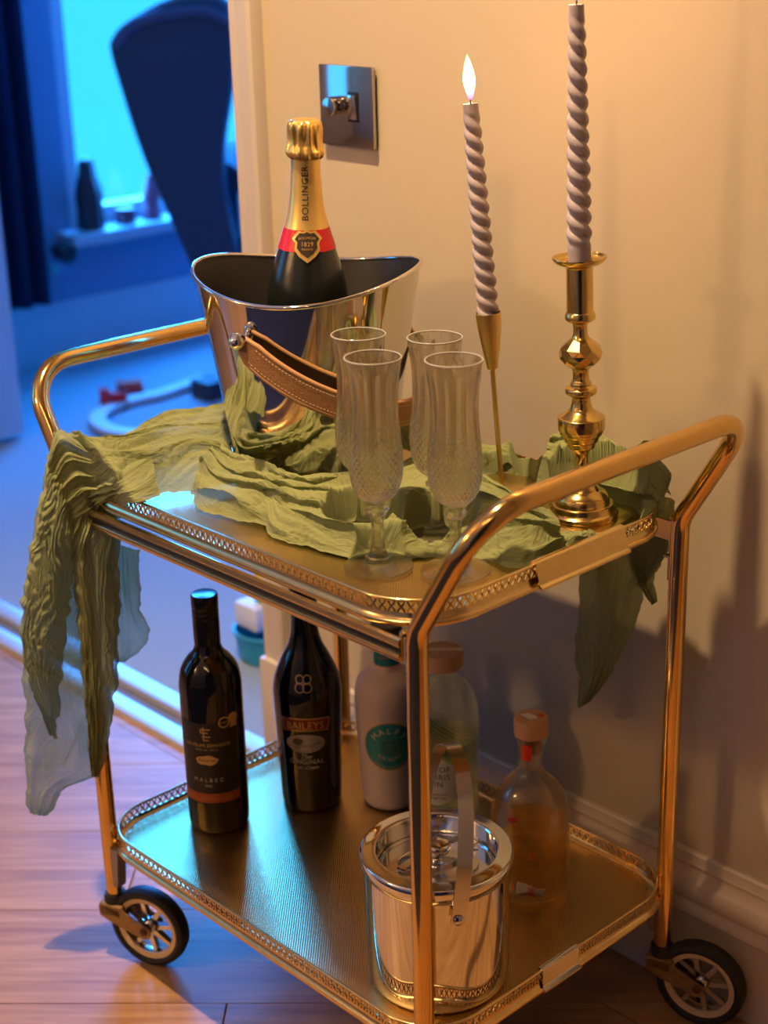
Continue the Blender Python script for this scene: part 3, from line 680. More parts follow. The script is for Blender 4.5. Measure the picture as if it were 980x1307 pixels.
# --- Irish cream
bx, by = 0.1195, 0.2350; ph = cam_phi(bx, by)
t = thing('liqueur_bottle', 'black cream liqueur bottle with red name banner, between wine bottle and rose gin', 'bottle', (bx, by, ZB))
pr = smoothprof([(0.030, 0), (0.0345, 0.001), (0.0362, 0.004), (0.0368, 0.010), (0.0368, 0.010), (0.0385, 0.06), (0.0408, 0.115), (0.0418, 0.145), (0.0410, 0.160), (0.0370, 0.176), (0.0290, 0.195), (0.0212, 0.211), (0.0172, 0.225), (0.0158, 0.240), (0.0156, 0.252), (0.0156, 0.252), (0.0152, 0.262)], 7)
v, f = lathe(pr, 64); link('glass', mesh('glass', v, f, BLACKG, 50), t)
v, f = lathe([(0.0156, 0.250), (0.0165, 0.251), (0.0165, 0.254), (0.0158, 0.2555), (0.0162, 0.257), (0.0162, 0.286), (0.0150, 0.288)], 40, cap0=False); link('screw_cap', mesh('screw_cap', v, f, BLACKC), t)
rf = interp_r(pr); pl = ph-0.12
for sgn in (-1, 1):   # mirrored B monogram
    bb = MB(); bb.add(*ring(sgn*0.0044, 0.0050, 0.0046, 0.0012)); bb.add(*ring(sgn*0.0046, -0.0050, 0.0052, 0.0012)); ink('monogram', (bb.v, bb.f), GOLDINK, t, rf, pl, 0.1760, 0.0009)
ink('monogram', rect(-0.009, -0.0006, 0.009, 0.0006, 8), GOLDINK, t, rf, pl, 0.1760, 0.0009)
def banner(w, z0, z1, trim): 
    n = 20; v = []; f = []
    for i in range(n+1):
        q = -1+2*i/n
        for y, ww in ((z0, w*0.90), (z1, w)): v.append((q*ww/2, y-0.0022*(q*q)+0.001, 0))
    for i in range(n): a = 2*i; f.append((a, a+2, a+3, a+1))
    return v, f
ink('banner_edge', banner(0.0640, -0.0085, 0.0085, 0), GOLDINK, t, rf, pl, 0.1225, 0.0005)
ink('banner', banner(0.0615, -0.0072, 0.0073, 0), mat('dark red banner', (0.20, 0.012, 0.008), 0.4), t, rf, pl, 0.1225, 0.0008)
ink('lettering', text_mesh('BAILEYS', 0.0140, spacing=1.05), GOLDINK, t, rf, pl, 0.1222, 0.0012, arc=-2.2, sx=0.92)
ov = [(0.0245*cos(a), 0.0125*sin(a)) for a in np.linspace(0, 2*pi, 40, endpoint=False)]
sc_ = ink('landscape_oval', polyart(ov), mat('cream landscape print', (0.42, 0.34, 0.24), 0.5), t, rf, pl-0.02, 0.0975, 0.0005)
ink('printed_tree', polyart([(0.0065*cos(a)*(1+0.2*sin(4*a))-0.009, 0.0048*sin(a)+0.003) for a in np.linspace(0, 2*pi, 20, endpoint=False)]), mat('brown print', (0.06, 0.04, 0.02), 0.5), sc_, rf, pl-0.02, 0.0975, 0.0009)
ink('printed_field', polyart([(-0.020, -0.004), (-0.005, -0.003), (0.008, -0.001), (0.021, 0.003), (0.018, -0.001), (0.006, -0.0045), (-0.008, -0.006)]), mat('olive print', (0.27, 0.20, 0.10), 0.5), sc_, rf, pl-0.02, 0.0975, 0.0009)
ink('lettering', text_mesh('The', 0.0090), CREAMINK, t, rf, pl, 0.0800, 0.0009, shear=0.35)
ink('lettering', text_mesh('ORIGINAL', 0.0088, spacing=1.1), CREAMINK, t, rf, pl, 0.0725, 0.0009)
ink('lettering', text_mesh('Irish Cream', 0.0062), CREAMINK, t, rf, pl, 0.0648, 0.0009, shear=0.3)

# --- rose gin, frosted
bx, by = 0.1900, 0.3020; ph = cam_phi(bx, by)
t = thing('rose_gin_bottle', 'frosted pink gin bottle with round teal label behind the near trolley leg', 'bottle', (bx, by, ZB))
pr = smoothprof([(0.026, 0), (0.0305, 0.001), (0.0330, 0.005), (0.0340, 0.012), (0.0340, 0.012), (0.0368, 0.06), (0.0395, 0.115), (0.0402, 0.140), (0.0395, 0.155), (0.0355, 0.167), (0.0265, 0.175), (0.0180, 0.180), (0.0155, 0.186), (0.0150, 0.192), (0.0150, 0.192), (0.0150, 0.212)], 7)
v, f = lathe(pr, 56); link('frosted_glass', mesh('frosted_glass', v, f, FROST, 50), t)
v, f = lathe([(0.0152, 0.186), (0.0160, 0.1865), (0.0160, 0.2075), (0.0152, 0.208)], 40, cap0=False, cap1=False); nb = link('neck_band', mesh('neck_band', v, f, TEAL), t)
for z in (0.1862, 0.2065):
    v, f = lathe([(0.0161, z), (0.0164, z+0.0004), (0.0164, z+0.0013), (0.0161, z+0.0017)], 40, cap0=False, cap1=False); link('copper_line', mesh('copper_line', v, f, COPPERI), nb)
rfn = lambda z: 0.0160
ink('lettering', text_mesh('GIN ROSA', 0.0052), COPPERI, nb, rfn, ph, 0.199, 0.0004)
v, f = lathe([(0.0175, 0.212), (0.0190, 0.213), (0.0190, 0.236), (0.0175, 0.2375)], 40); link('stopper', mesh('stopper', v, f, mat('black stopper', (0.02, 0.03, 0.03), 0.4)), t)
rf = interp_r(pr); pl = ph
def disc(r, n=44, rings=5):
    v = [(0, 0, 0)]; f = []
    for q in range(1, rings+1): v += [(r*q/rings*cos(2*pi*k/n), r*q/rings*sin(2*pi*k/n), 0) for k in range(n)]
    for k in range(n): f.append((0, 1+k, 1+(k+1) % n))
    for q in range(rings-1):
        for k in range(n): a = 1+q*n+k; b = 1+q*n+(k+1) % n; f.append((a, a+n, b+n, b))
    return v, f
lb = ink('round_label', disc(0.0335), COPPERI, t, rf, pl, 0.093, 0.0004); ink('label_field', disc(0.0318), TEAL, lb, rf, pl, 0.093, 0.0008)
def arctext(txt, size, rad, a0, up=True, spacing=1.0):
    """letters set one by one on an arc; a0 is the middle angle"""
    mb = MB(); adv = [0.68*size*spacing*(0.55 if c in 'I ' else 1.0) for c in txt]; tot = sum(adv); s_ = -tot/2
    for c, w_ in zip(txt, adv):
        m_ = s_+w_/2; s_ += w_
        if c == ' ': continue
        ang = a0-m_/rad if up else a0+m_/rad
        v, f = text_mesh(c, size); ro = ang-pi/2 if up else ang+pi/2
        mb.add([(rad*cos(ang)+p[0]*cos(ro)-p[1]*sin(ro), rad*sin(ang)+p[0]*sin(ro)+p[1]*cos(ro), 0) for p in v], f)
    return mb.v, mb.f
ink('lettering', arctext('MALFY', 0.0115, 0.0215, pi/2, spacing=1.25), mat('pale copper ink', (0.80, 0.55, 0.42), 0.5), lb, rf, pl, 0.093, 0.0012)
ink('lettering', arctext('GIN ROSA', 0.0058, 0.0175, -pi/2, False, 1.1), COPPERI, lb, rf, pl, 0.093, 0.0012)
ink('lettering', arctext('ITALY', 0.0070, 0.0232, -pi/2, False, 1.1), DARKINK, lb, rf, pl, 0.093, 0.0012)
ink('lettering', arctext('GIN DISTILLATO', 0.0040, 0.0288, -pi/2, False, 1.2), COPPERI, lb, rf, pl, 0.093, 0.0012)
gf = MB(); gf.add(*ring(0, 0, 0.0088, 0.0012)); gf.add(*ring(0, 0, 0.0068, 0.0006)); gf.add(*ring(0, 0, 0.0022, 0.0006))
for k in range(9):
    a = 2*pi*k/9; c_, s_ = cos(a), sin(a); gf.add([(0.0022*c_-0.0003*s_, 0.0022*s_+0.0003*c_, 0), (0.0022*c_+0.0003*s_, 0.0022*s_-0.0003*c_, 0), (0.0066*c_+0.0003*s_, 0.0066*s_-0.0003*c_, 0), (0.0066*c_-0.0003*s_, 0.0066*s_+0.0003*c_, 0)], [(0, 1, 2, 3)])
for a in (pi/4, 3*pi/4, -pi/4, -3*pi/4):
    c_, s_ = cos(a), sin(a); gf.add([(0.0095*c_-0.0005*s_, 0.0095*s_+0.0005*c_, 0), (0.0095*c_+0.0005*s_, 0.0095*s_-0.0005*c_, 0), (0.0150*c_+0.0005*s_, 0.0150*s_-0.0005*c_, 0), (0.0150*c_-0.0005*s_, 0.0150*s_+0.0005*c_, 0)], [(0, 1, 2, 3)])
ink('grapefruit_emblem', (gf.v, gf.f), DARKINK, lb, rf, pl, 0.092, 0.0012)

# --- ribbed green-clear gin bottle
B = onz(586, 836, 0.162+0.232); bx, by = float(B[0]), float(B[1]); by = min(by, 0.339); bx = 0.277
t = thing('ribbed_gin_bottle', 'clear pale green gin bottle with swirled ribs and wide wood stopper', 'bottle', (bx, by, ZB))
ph = cam_phi(bx, by)
pr = smoothprof([(0.032, 0), (0.0385, 0.001), (0.0405, 0.005), (0.0410, 0.012), (0.0410, 0.012), (0.0415, 0.05), (0.0420, 0.10), (0.0420, 0.135), (0.0412, 0.152), (0.0375, 0.170), (0.0300, 0.184), (0.0205, 0.193), (0.0150, 0.198), (0.0135, 0.202), (0.0135, 0.202), (0.0135, 0.208)], 7)
prd = []
for i in range(len(pr)-1):
    (r0, z0), (r1, z1) = pr[i], pr[i+1]; n = max(1, int(abs(z1-z0)/0.0009))
    for k in range(n): prd.append((r0+(r1-r0)*k/n, z0+(z1-z0)*k/n))
prd.append(pr[-1])
def rib(p, r, z, i):
    a = min(1, max(0, (z-0.010)/0.01))*min(1, max(0, (0.192-z)/0.02))
    return r+0.0006*a*sin(34*p+z*1250)
v1, f1 = lathe(prd, 230, rib, cap0=True, cap1=False)
inn = [(max(0.001, r-0.0028), z) for r, z in prd if z > 0.006][::-1]+[(0.0, 0.0065)]
v2, f2 = lathe([prd[-1]]+inn, 115, None, cap0=False, cap1=False)
mb = MB().add(v1, f1).add(v2, f2); link('ribbed_glass', mesh('ribbed_glass', mb.v, mb.f, GLASSG, 60), t)
lq = [(max(0.001, r-0.0032), z) for r, z in pr if 0.0066 < z < 0.118]; v, f = lathe([(0.0, 0.0068)]+lq+[(0.0380, 0.1205), (0, 0.120)], 60, cap0=False, cap1=False); link('gin', mesh('gin', v, f, clear_mix('pale green gin', (0.90, 0.95, 0.80), 0.5, glass_mat('pale green liquid', (0.93, 0.97, 0.86), 0.0, 1.36)), 50), t)
link('back_label', mesh('back_label', *patch(interp_r([(max(0.001, r-0.0033), z) for r, z in pr]), ph+pi+0.3, 0.050, 0, 0, 0, 16, 4, shape=lambda q: (0.075+0.015*q, 0.118+0.018*q)), mat('green back print', (0.03, 0.16, 0.03), 0.5)), t)
wood = [(0.0095, 0.204), (0.0125, 0.2085), (0.0135, 0.2085), (0.0235, 0.2095), (0.0245, 0.2105), (0.0245, 0.2280), (0.0240, 0.2290)]
v, f = lathe(wood, 48, cap1=False); st = link('wood_stopper', mesh('wood_stopper', v, f, CORK), t)
v, f = lathe([(0.0240, 0.2290), (0.020, 0.2292)], 48, cap0=False); tpo = link('stopper_top', mesh('stopper_top', v, f, CORK2), st)
rfs = lambda z: 0.0245
c_, s_ = cos(ph+pi/2), sin(ph+pi/2)
seal = MB(); W2 = 0.0040; ri = 0.0245
tx = [(-0.0244, -W2), (0.0244, -W2), (0.0244, W2), (-0.0244, W2)]
link('paper_seal', mesh('paper_seal', [(x*c_-y*s_, x*s_+y*c_, 0.2298) for x, y in tx]+[(x*1.01*c_-y*s_, x*1.01*s_+y*c_, 0.2230) for x, y in tx], [(0, 1, 2, 3), (0, 3, 7, 4), (1, 5, 6, 2)], mat('cream seal paper', (0.62, 0.50, 0.30), 0.6), None), st)
rf = interp_r(pr); lb = link('paper_label', mesh('paper_label', *patch(lambda z: rf(z)+0.001, ph-0.25, 0.060, 0, 0, 0.0008, shape=lambda q: (0.050+0.012*q*q, 0.112-0.020*q*q)), PAPER), t)
rl = lambda z: rf(z)+0.001
ink('lettering', text_mesh('ISLE OF\nHARRIS\nGIN', 0.0098, spacing=1.1), DARKINK, lb, rl, ph-0.22, 0.087, 0.0012)
ink('lettering', text_mesh('infused with\nsugar kelp', 0.0048), DARKINK, lb, rl, ph-0.15, 0.062, 0.0012)

# --- round-shouldered gin bottle with red print
B = onz(676, 1127, ZB); bx, by = float(B[0]), float(B[1])
t = thing('round_gin_bottle', 'round-shouldered clear bottle of amber gin with pale stopper and red print', 'bottle', (bx, by, ZB))
ph = cam_phi(bx, by)
pr = smoothprof([(0.034, 0), (0.0410, 0.001), (0.0432, 0.004), (0.0436, 0.010), (0.0436, 0.010), (0.0438, 0.05), (0.0436, 0.085), (0.0425, 0.098), (0.0385, 0.114), (0.0310, 0.127), (0.0230, 0.136), (0.0165, 0.143), (0.0140, 0.150), (0.0138, 0.160), (0.0142, 0.180), (0.0142, 0.180), (0.0165, 0.182), (0.0168, 0.185), (0.0150, 0.187), (0.0140, 0.188)], 7)
inner = [(0.0110, 0.187)]+[(max(0.001, r-0.003), z) for r, z in pr if 0.0085 < z < 0.182][::-1]+[(0.030, 0.0085), (0.0, 0.0125)]
v, f = lathe(pr+inner, 72, cap1=False); link('clear_glass', mesh('clear_glass', v, f, GLASSC, 50), t)
liq = [(max(0.001, r-0.0029), z) for r, z in pr if 0.0085 < z < 0.078]; v, f = lathe([(0.0, 0.0125), (0.030, 0.0086)]+liq+[(0.0405, 0.0785), (0, 0.078)], 60, cap0=False, cap1=False); link('gin', mesh('gin', v, f, LIQ, 50), t)
v, f = lathe([(0.0105, 0.168), (0.0108, 0.1872), (0.0170, 0.1882), (0.0185, 0.1895), (0.0190, 0.2065), (0.0180, 0.2095), (0.0150, 0.2102)], 48); st = link('wood_stopper', mesh('wood_stopper', v, f, CORK), t)
link('red_top_print', mesh('red_top_print', [(p[0]*0.7, p[1]*0.7+0.002, 0.2106) for p in ((0.004, 0.004), (0.016, 0.006), (0.012, 0.014), (0.006, 0.012))], [(0, 1, 2, 3)], REDL, None), st)
link('cream_top_print', mesh('cream_top_print', [(p[0]*0.7, p[1]*0.7, 0.2105) for p in ((-0.016, -0.008), (0.006, -0.010), (0.012, 0.0), (0.004, 0.006), (-0.010, 0.004))], [(0, 1, 2, 3, 4)], mat('cream print', (0.7, 0.6, 0.5), 0.5), None), st)
rf = interp_r(pr)
link('red_neck_seal', mesh('red_neck_seal', *patch(lambda z: max(rf(z), 0.0143), ph-0.35, 0.0115, 0.163, 0.1835, 0.0006, 8, 3), REDL), t)
lb = link('red_label', mesh('red_label', *patch(rf, ph-0.95, 0.030, 0.012, 0.072, 0.0005, 12, 4), REDL), t)
for k in range(7):
    link('label_line', mesh('label_line', *patch(rf, ph-0.80, 0.012-0.002*(k % 3), 0.018+k*0.0075, 0.0215+k*0.0075, 0.0009, 6, 1), mat('orange print', (0.75, 0.30, 0.12), 0.5)), lb)
for (dp, z) in ((0.02, 0.062), (0.10, 0.060), (0.06, 0.066), (0.0, 0.016), (0.08, 0.013), (0.09, 0.019), (0.02, 0.021)):
    ink('berry_print', ring(0, 0, 0.0019, 0.0010, 14), REDL, t, rf, ph+dp, z, 0.0006)
pw = ink('cream_base_print', polyart([(-0.014, -0.008), (0.016, -0.008), (0.020, 0.0), (0.008, 0.002), (-0.002, 0.008), (-0.012, 0.009)]), mat('milky print', (0.66, 0.55, 0.45), 0.5), t, rf, ph-0.05, 0.020, 0.0004)
ink('ribbon_print', polyart([(-0.012, 0.004), (-0.004, 0.007), (0.002, 0.005), (-0.003, 0.001), (-0.011, 0.001)]), mat('crimson print', (0.30, 0.01, 0.03), 0.5), t, rf, ph-0.35, 0.100, 0.0004)

# ------------------------------------------------------------------ champagne bucket
KX, KY, KZ = 0.1606, 0.2284, 0.6050
t = thing('champagne_bucket', 'tall mirror-polished steel champagne bucket with a tan leather strap handle', 'bucket', (KX, KY, KZ))
H = 0.222
kp = [(0.084, 0), (0.0885, 0.001), (0.0900, 0.004), (0.0900, 0.010), (0.0888, 0.0115), (0.0888, 0.013), (0.0900, 0.0145)]+[tuple(q) for q in catmull([(0.0902, 0.018), (0.0925, 0.040), (0.0960, 0.065), (0.1010, 0.100), (0.1075, 0.140), (0.1155, 0.185), (0.1225, H)], 6)]
ki = [(r-0.0016, z) for r, z in kp if z > 0.055][::-1]+[(0.086, 0.052), (0, 0.052)]
PHS = R_(35)
def saddle(v):
    out = []
    for x, y, z in v:
        a = math.atan2(y, x); k = min(1, max(0, (z-0.10)/(H-0.10))); k = k*k*(3-2*k); out.append((x, y, z+0.0105*k*cos(2*(a-PHS))))
    return out
v, f = lathe(kp, 128, cap1=False); link('bucket_shell', mesh('bucket_shell', saddle(v), f, CHROME, 40), t)
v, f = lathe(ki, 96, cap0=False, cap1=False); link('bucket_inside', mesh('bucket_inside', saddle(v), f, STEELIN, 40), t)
rimc = saddle([(0.1222*cos(a), 0.1222*sin(a), H) for a in np.linspace(0, 2*pi, 96, endpoint=False)])
link('rolled_rim', mesh('rolled_rim', *tube(rimc, 0.0023, 10, closed=True), CHROME, 60), t)
# leather strap handle: arch hung from two ball studs
PHP = R_(-75.5); ax_ = Vector((cos(PHP), sin(PHP), 0)); dr_ = Vector((cos(PHP+pi/2), sin(PHP+pi/2), 0))
zp = 0.176; Rp = 0.1180
def strap(ra, rd, w, th, m, name, zoff=0.0, parent=None, t0=0.0, t1=pi):
    path = []; nrm = []
    for k in range(61):
        a = t0+(t1-t0)*k/60; q = ax_*(cos(a)*ra)+dr_*(sin(a)*rd); 
        droop = sin(a)**0.8 if sin(a) > 0 else 0
        path.append(Vector((q.x, q.y, zp-0.088*droop))); nrm.append(Vector((q.x, q.y, 0)).normalized())
    v = []; f = []; n = len(path)
    pr = [(-th, -w), (-th*0.9, w), (th*0.9, w), (th, -w)]
    pr = [(-th, -w*0.92), (-th, w*0.92), (-th*0.5, w), (th*0.5, w), (th, w*0.92), (th, -w*0.92), (th*0.5, -w), (-th*0.5, -w)]
    for i in range(n):
        T = (path[min(i+1, n-1)]-path[max(i-1, 0)]).normalized(); N = (nrm[i]-T*nrm[i].dot(T)).normalized(); Bn = T.cross(N)
        e_ = min(i, n-1-i); wk = math.sqrt(min(1, (e_+0.35)/2.2)) if name != 'stitching' else 1
        for a, b in pr: v.append(tuple(path[i]+N*(a+zoff)+Bn*b*min(1, wk)))
    m8 = len(pr)
    for i in range(n-1):
        for k in range(m8): f.append((i*m8+k, i*m8+(k+1) % m8, (i+1)*m8+(k+1) % m8, (i+1)*m8+k))
    f += [tuple(range(m8))[::-1], tuple((n-1)*m8+k for k in range(m8))]
    return link(name, mesh(name, v, f, m, 40), parent), path, nrm
st, pth, nrm = strap(0.1235, 0.1330, 0.0120, 0.0026, LEATHER, 'leather_strap', 0.0, t)
# raised rolled edges
for sg in (-1, 1):
    pp = []
    for i in range(len(pth)):
        T = (pth[min(i+1, 60)]-pth[max(i-1, 0)]).normalized(); N = (nrm[i]-T*nrm[i].dot(T)).normalized(); pp.append(tuple(pth[i]+T.cross(N)*sg*0.0118*math.sqrt(min(1, (min(i, 60-i)+0.35)/2.2))))
    link('strap_edge', mesh('strap_edge', *tube(pp, 0.0029, 8), LEATHERE, 60), st)
    sm = MB()
    for i in range(2, 58):
        for q in (0.2, 0.7):
            P_ = pth[i].lerp(pth[i+1], q); T = (pth[i+1]-pth[i]).normalized(); N = (nrm[i]-T*nrm[i].dot(T)).normalized(); Bn = T.cross(N); c_ = P_+N*0.0029+Bn*sg*0.0082
            sm.add([tuple(c_+T*a+Bn*b+N*h) for a, b, h in ((-0.0011, -0.0003, 0), (0.0011, -0.0003, 0), (0.0011, 0.0003, 0), (-0.0011, 0.0003, 0), (0, 0, 0.0004))], [(0, 1, 4), (1, 2, 4), (2, 3, 4), (3, 0, 4)])
    link('stitching', sm.mk('stitching', THREAD, None), st)
for sg in (1, -1):
    c_ = ax_*sg*0.1285; q = MB()
    v, f = lathe([(0.0, 0.0105)]+[(0.0092*sin(a), 0.0105*cos(a)) for a in np.linspace(0.25, pi-0.5, 10)]+[(0.004, -0.0095), (0.004, -0.018)], 24)
    o = link('ball_stud', mesh('ball_stud', v, f, CHROME), t, (c_.x, c_.y, zp)); o.rotation_euler = Vector((ax_*sg)).to_track_quat('Z', 'Y').to_euler()
# small embossed maker's plate ring low on the shell left out; champagne bottle
t = thing('champagne_bottle', 'dark champagne bottle with gold foil neck, red collar and shield label, standing in the bucket', 'bottle', (0.1545, 0.2284, 0.6672), (0, R_(2.2), 0))
pr = smoothprof([(0.036, 0), (0.0425, 0.002), (0.0440, 0.008), (0.0440, 0.008), (0.0442, 0.10), (0.0438, 0.125), (0.0420, 0.145), (0.0375, 0.164), (0.0310, 0.185), (0.0250, 0.204), (0.0200, 0.222), (0.0170, 0.240), (0.0152, 0.262), (0.0146, 0.280), (0.0143, 0.296)], 7)
rf = interp_r(pr)
v, f = lathe(pr, 72); link('glass', mesh('glass', v, f, CHAMPG, 60), t)
ph = cam_phi(0.16, 0.2284)
zs_ = np.linspace(0.190, 0.283, 22); v, f = lathe([(rf(z)+0.0006, z) for z in zs_], 64, cap0=False, cap1=False); fo = link('neck_foil', mesh('neck_foil', v, f, FOILN, 60), t)
v, f = lathe([(rf(z)+0.0009, z) for z in np.linspace(0.188, 0.210, 8)], 64, cap0=False, cap1=False); link('red_collar', mesh('red_collar', v, f, REDF, 60), t)
def crumple(p, r, z, i):
    k = 0.0011*(abs(sin(5.0*p+60*z+1.3*sin(90*z)))+0.6*sin(11*p-40*z)+0.5*sin(17*p+130*z)); return r+k*min(1, (0.3215-z)/0.004)
cp = [(0.0152, 0.281), (0.0180, 0.2835), (0.0192, 0.288), (0.0183, 0.292), (0.0170, 0.296), (0.0165, 0.302), (0.0168, 0.308), (0.0170, 0.314), (0.0160, 0.3185), (0.013, 0.3210), (0.006, 0.3220)]
cpd = smoothprof(cp, 5); v, f = lathe(cpd, 96, crumple, cap0=False); link('crumpled_capsule', mesh('crumpled_capsule', v, f, FOILG, 50), t)
rff = lambda z: rf(z)+0.0006
vv = text_mesh('BOLLINGER', 0.0098, spacing=1.12); ink('lettering', vv, DARKINK, fo, rff, ph-0.05, 0.2475, 0.0005, vertical=True)
def shield(k):
    P = [(0, -0.0165), (0.008, -0.011), (0.0125, -0.0055), (0.0118, 0.001), (0.0152, 0.0045), (0.0118, 0.0085), (0.0085, 0.0118), (0.0035, 0.0112), (0, 0.0130)]
    P = P+[(-x, y) for x, y in P[-2:0:-1]]; return [(x*k, y*k) for x, y in P]
rfc = lambda z: rf(z)+0.0010
sh = ink('shield_label', polyart(shield(1.12)), FOILN, t, rfc, ph, 0.1965, 0.0006); ink('shield_field', polyart([(x, y+0.001) for x, y in shield(0.88)]), DARKINK, sh, rfc, ph, 0.1965, 0.0010)
ink('lettering', text_mesh('BOLLINGER', 0.0035, spacing=1.02), FOILN, sh, rfc, ph, 0.2030, 0.0014, arc=-12)
ink('lettering', text_mesh('1829', 0.0062, spacing=1.1), FOILN, sh, rfc, ph, 0.1965, 0.0014)
ink('lettering', text_mesh('FRANCE', 0.0030, spacing=1.1), FOILN, sh, rfc, ph, 0.1915, 0.0014)

# ------------------------------------------------------------------ crystal flutes
FL = [(0.4200, 0.0805), (0.4812, 0.1225), (0.3470, 0.1300), (0.4110, 0.1690)]
fb = [(0.0, 0.0), (0.0325, 0.0), (0.0332, 0.0006), (0.0328, 0.0014), (0.0240, 0.0022), (0.0140, 0.0042)]
fs = smoothprof([(0.0140, 0.0042), (0.0128, 0.0070), (0.0125, 0.0100), (0.0090, 0.0130), (0.0066, 0.0200), (0.0056, 0.0320), (0.0056, 0.0440), (0.0066, 0.0520), (0.0066, 0.0520), (0.0100, 0.0560), (0.0105, 0.0585), (0.0070, 0.0625), (0.0065, 0.0645)], 5)
fbowl = catmull([(0.0065, 0.0645), (0.0120, 0.0680), (0.0185, 0.0745), (0.0228, 0.0850), (0.0248, 0.0990), (0.0244, 0.1150), (0.0228, 0.1340), (0.0216, 0.1530), (0.0222, 0.1740), (0.0245, 0.1920), (0.0262, 0.2030)], 8)
fbowl = [tuple(p) for p in fbowl]
prof_o = fb+fs[1:]+fbowl[1:]
def cut(p, r, z, i):
    if z > 0.0655:
        if z < 0.140:
            k = min(1, (z-0.0655)/0.006)*min(1, (0.140-z)/0.025); r += 0.0011*k*abs(sin(14*p+z*380))*abs(sin(14*p-z*380))*1.3-0.0003*k
        if z > 0.105: k = min(1, (z-0.105)/0.02)*min(1, max(0, (0.2015-z)/0.012)); r += 0.0010*k*abs(cos(7*p))-0.0005*k
    elif z > 0.012 and z < 0.0655: r *= 1+0.07*abs(cos(4*p))*min(1, (z-0.012)/0.008)
    return r
inner_ = [(max(0.0008, r-0.0014-0.0012*max(0, min(1, (0.14-z)/0.05))), z) for r, z in fbowl if z > 0.0745][::-1]+[(0.010, 0.0755), (0.0, 0.0735)]
v1, f1 = lathe(prof_o, 168, cut, cap0=False, cap1=False); v2, f2 = lathe([(fbowl[-1][0], 0.2030), (fbowl[-1][0]-0.0006, 0.2036)]+inner_, 84, None, cap0=False, cap1=False)
nb_ = len([1 for r, z in prof_o if z <= 0.0146])
bowl_i = next(i for i, p in enumerate(prof_o) if p[1] > 0.0655)
def bowl_parts():
    seg = 168
    # foot+stem, and bowl, as separate parts cut at the bottom of the bowl
    a_v, a_f = lathe(prof_o[:bowl_i], seg, cut, cap0=False, cap1=True)
    b_v, b_f = lathe(prof_o[bowl_i-1:], seg, cut, cap0=True, cap1=False); mb = MB().add(b_v, b_f).add(v2, f2)
    return mesh('foot_and_stem', a_v, a_f, GLASS, 35), mesh('cut_bowl', mb.v, mb.f, GLASS, 18)
stem_me, bowl_me = bowl_parts()
rim_me = mesh('rim_highlight', *tube([(0.0259*cos(a), 0.0259*sin(a), 0.2036) for a in np.linspace(0, 2*pi, 72, endpoint=False)], 0.0009, 8, closed=True), mat('bright rim highlight', (0.9, 0.88, 0.84), 0.08, 0.0, 0.6, 1.5, spec=1.0), 60)  # added bright bead carries the highlight of the rim
flab = ['cut crystal flute nearest the camera corner, in front of the leftmost flute', 'cut crystal flute at front right, its foot behind the curved trolley handle', 'cut crystal flute at back left, its foot on the green scarf beside the bucket', 'cut crystal flute at back right, between the bucket and the thin candlestick']
for i, (x, y) in enumerate(FL):
    if i == 0:
        root = thing('champagne_flute', flab[0], 'glass', (x, y, 0.6050), (0, 0, 0), 'cut crystal champagne flutes'); k1 = link('stem', stem_me, root); k2 = link('bowl', bowl_me, root); k3 = link('rim_highlight', rim_me, root)
    else:
        r2 = root.copy(); COL.objects.link(r2); r2.location = (x, y, 0.6050); r2.rotation_euler = (0, 0, 0.4*i); r2['label'] = flab[i]
        for k in (k1, k2, k3): c = k.copy(); COL.objects.link(c); c.parent = r2

# ------------------------------------------------------------------ candlesticks and candles
TILT_DIR = Vector((-0.688, -0.725, 0))
def tilt(a): return Matrix.Rotation(a, 4, Vector((0.725, -0.688, 0)).normalized()*-1 if False else Vector((-TILT_DIR.y, TILT_DIR.x, 0))).to_euler()
def candle(name, label, loc, L, r0, r1, ang, plain, flame_s, phase=0.0):
    t = thing(name, label, 'candle', loc, ang)
    v = []; f = []; n = int(L/0.0011); seg = 40
    for i in range(n+1):
        z = L*i/n; R = r0+(r1-r0)*(i/n)**1.3
        am = min(1, max(0, (z-plain)/0.012))*min(1, max(0, (L-0.006-z)/0.02))
        for k in range(seg):
            p = 2*pi*k/seg; th = p+2*pi*z/0.0300+phase
            r = R*((1-am)*0.93+am*(0.64+0.42*abs(cos(th))**0.70)); v.append((r*cos(p), r*sin(p), z))
    for i in range(n):
        for k in range(seg): a = i*seg+k; b = i*seg+(k+1) % seg; f.append((a, b, b+seg, a+seg))
    v.append((0, 0, 0)); v.append((0, 0, L-0.0015)); f += [(len(v)-2, (k+1) % seg, k) for k in range(seg)]+[(len(v)-1, n*seg+k, n*seg+(k+1) % seg) for k in range(seg)]
    link('twisted_wax', mesh('twisted_wax', v, f, WAX, 80), t)
    link('wick', mesh('wick', *tube([(0, 0, L-0.002), (0.0004, 0, L+0.004), (0.0012, 0, L+0.008)], 0.0008, 8), WICK), t)
    fp = smoothprof([(0.0, 0.0), (0.0020, 0.002), (0.0042, 0.009), (0.0060, 0.018), (0.0056, 0.025), (0.0036, 0.034), (0.0012, 0.041), (0.0, 0.044)], 5)
    v, f = lathe([(r*flame_s, z*flame_s) for r, z in fp], 24); fo = link('flame', mesh('flame', v, f, FLAME, 80), t, (0.0008, 0, L+0.003)); 
    return t
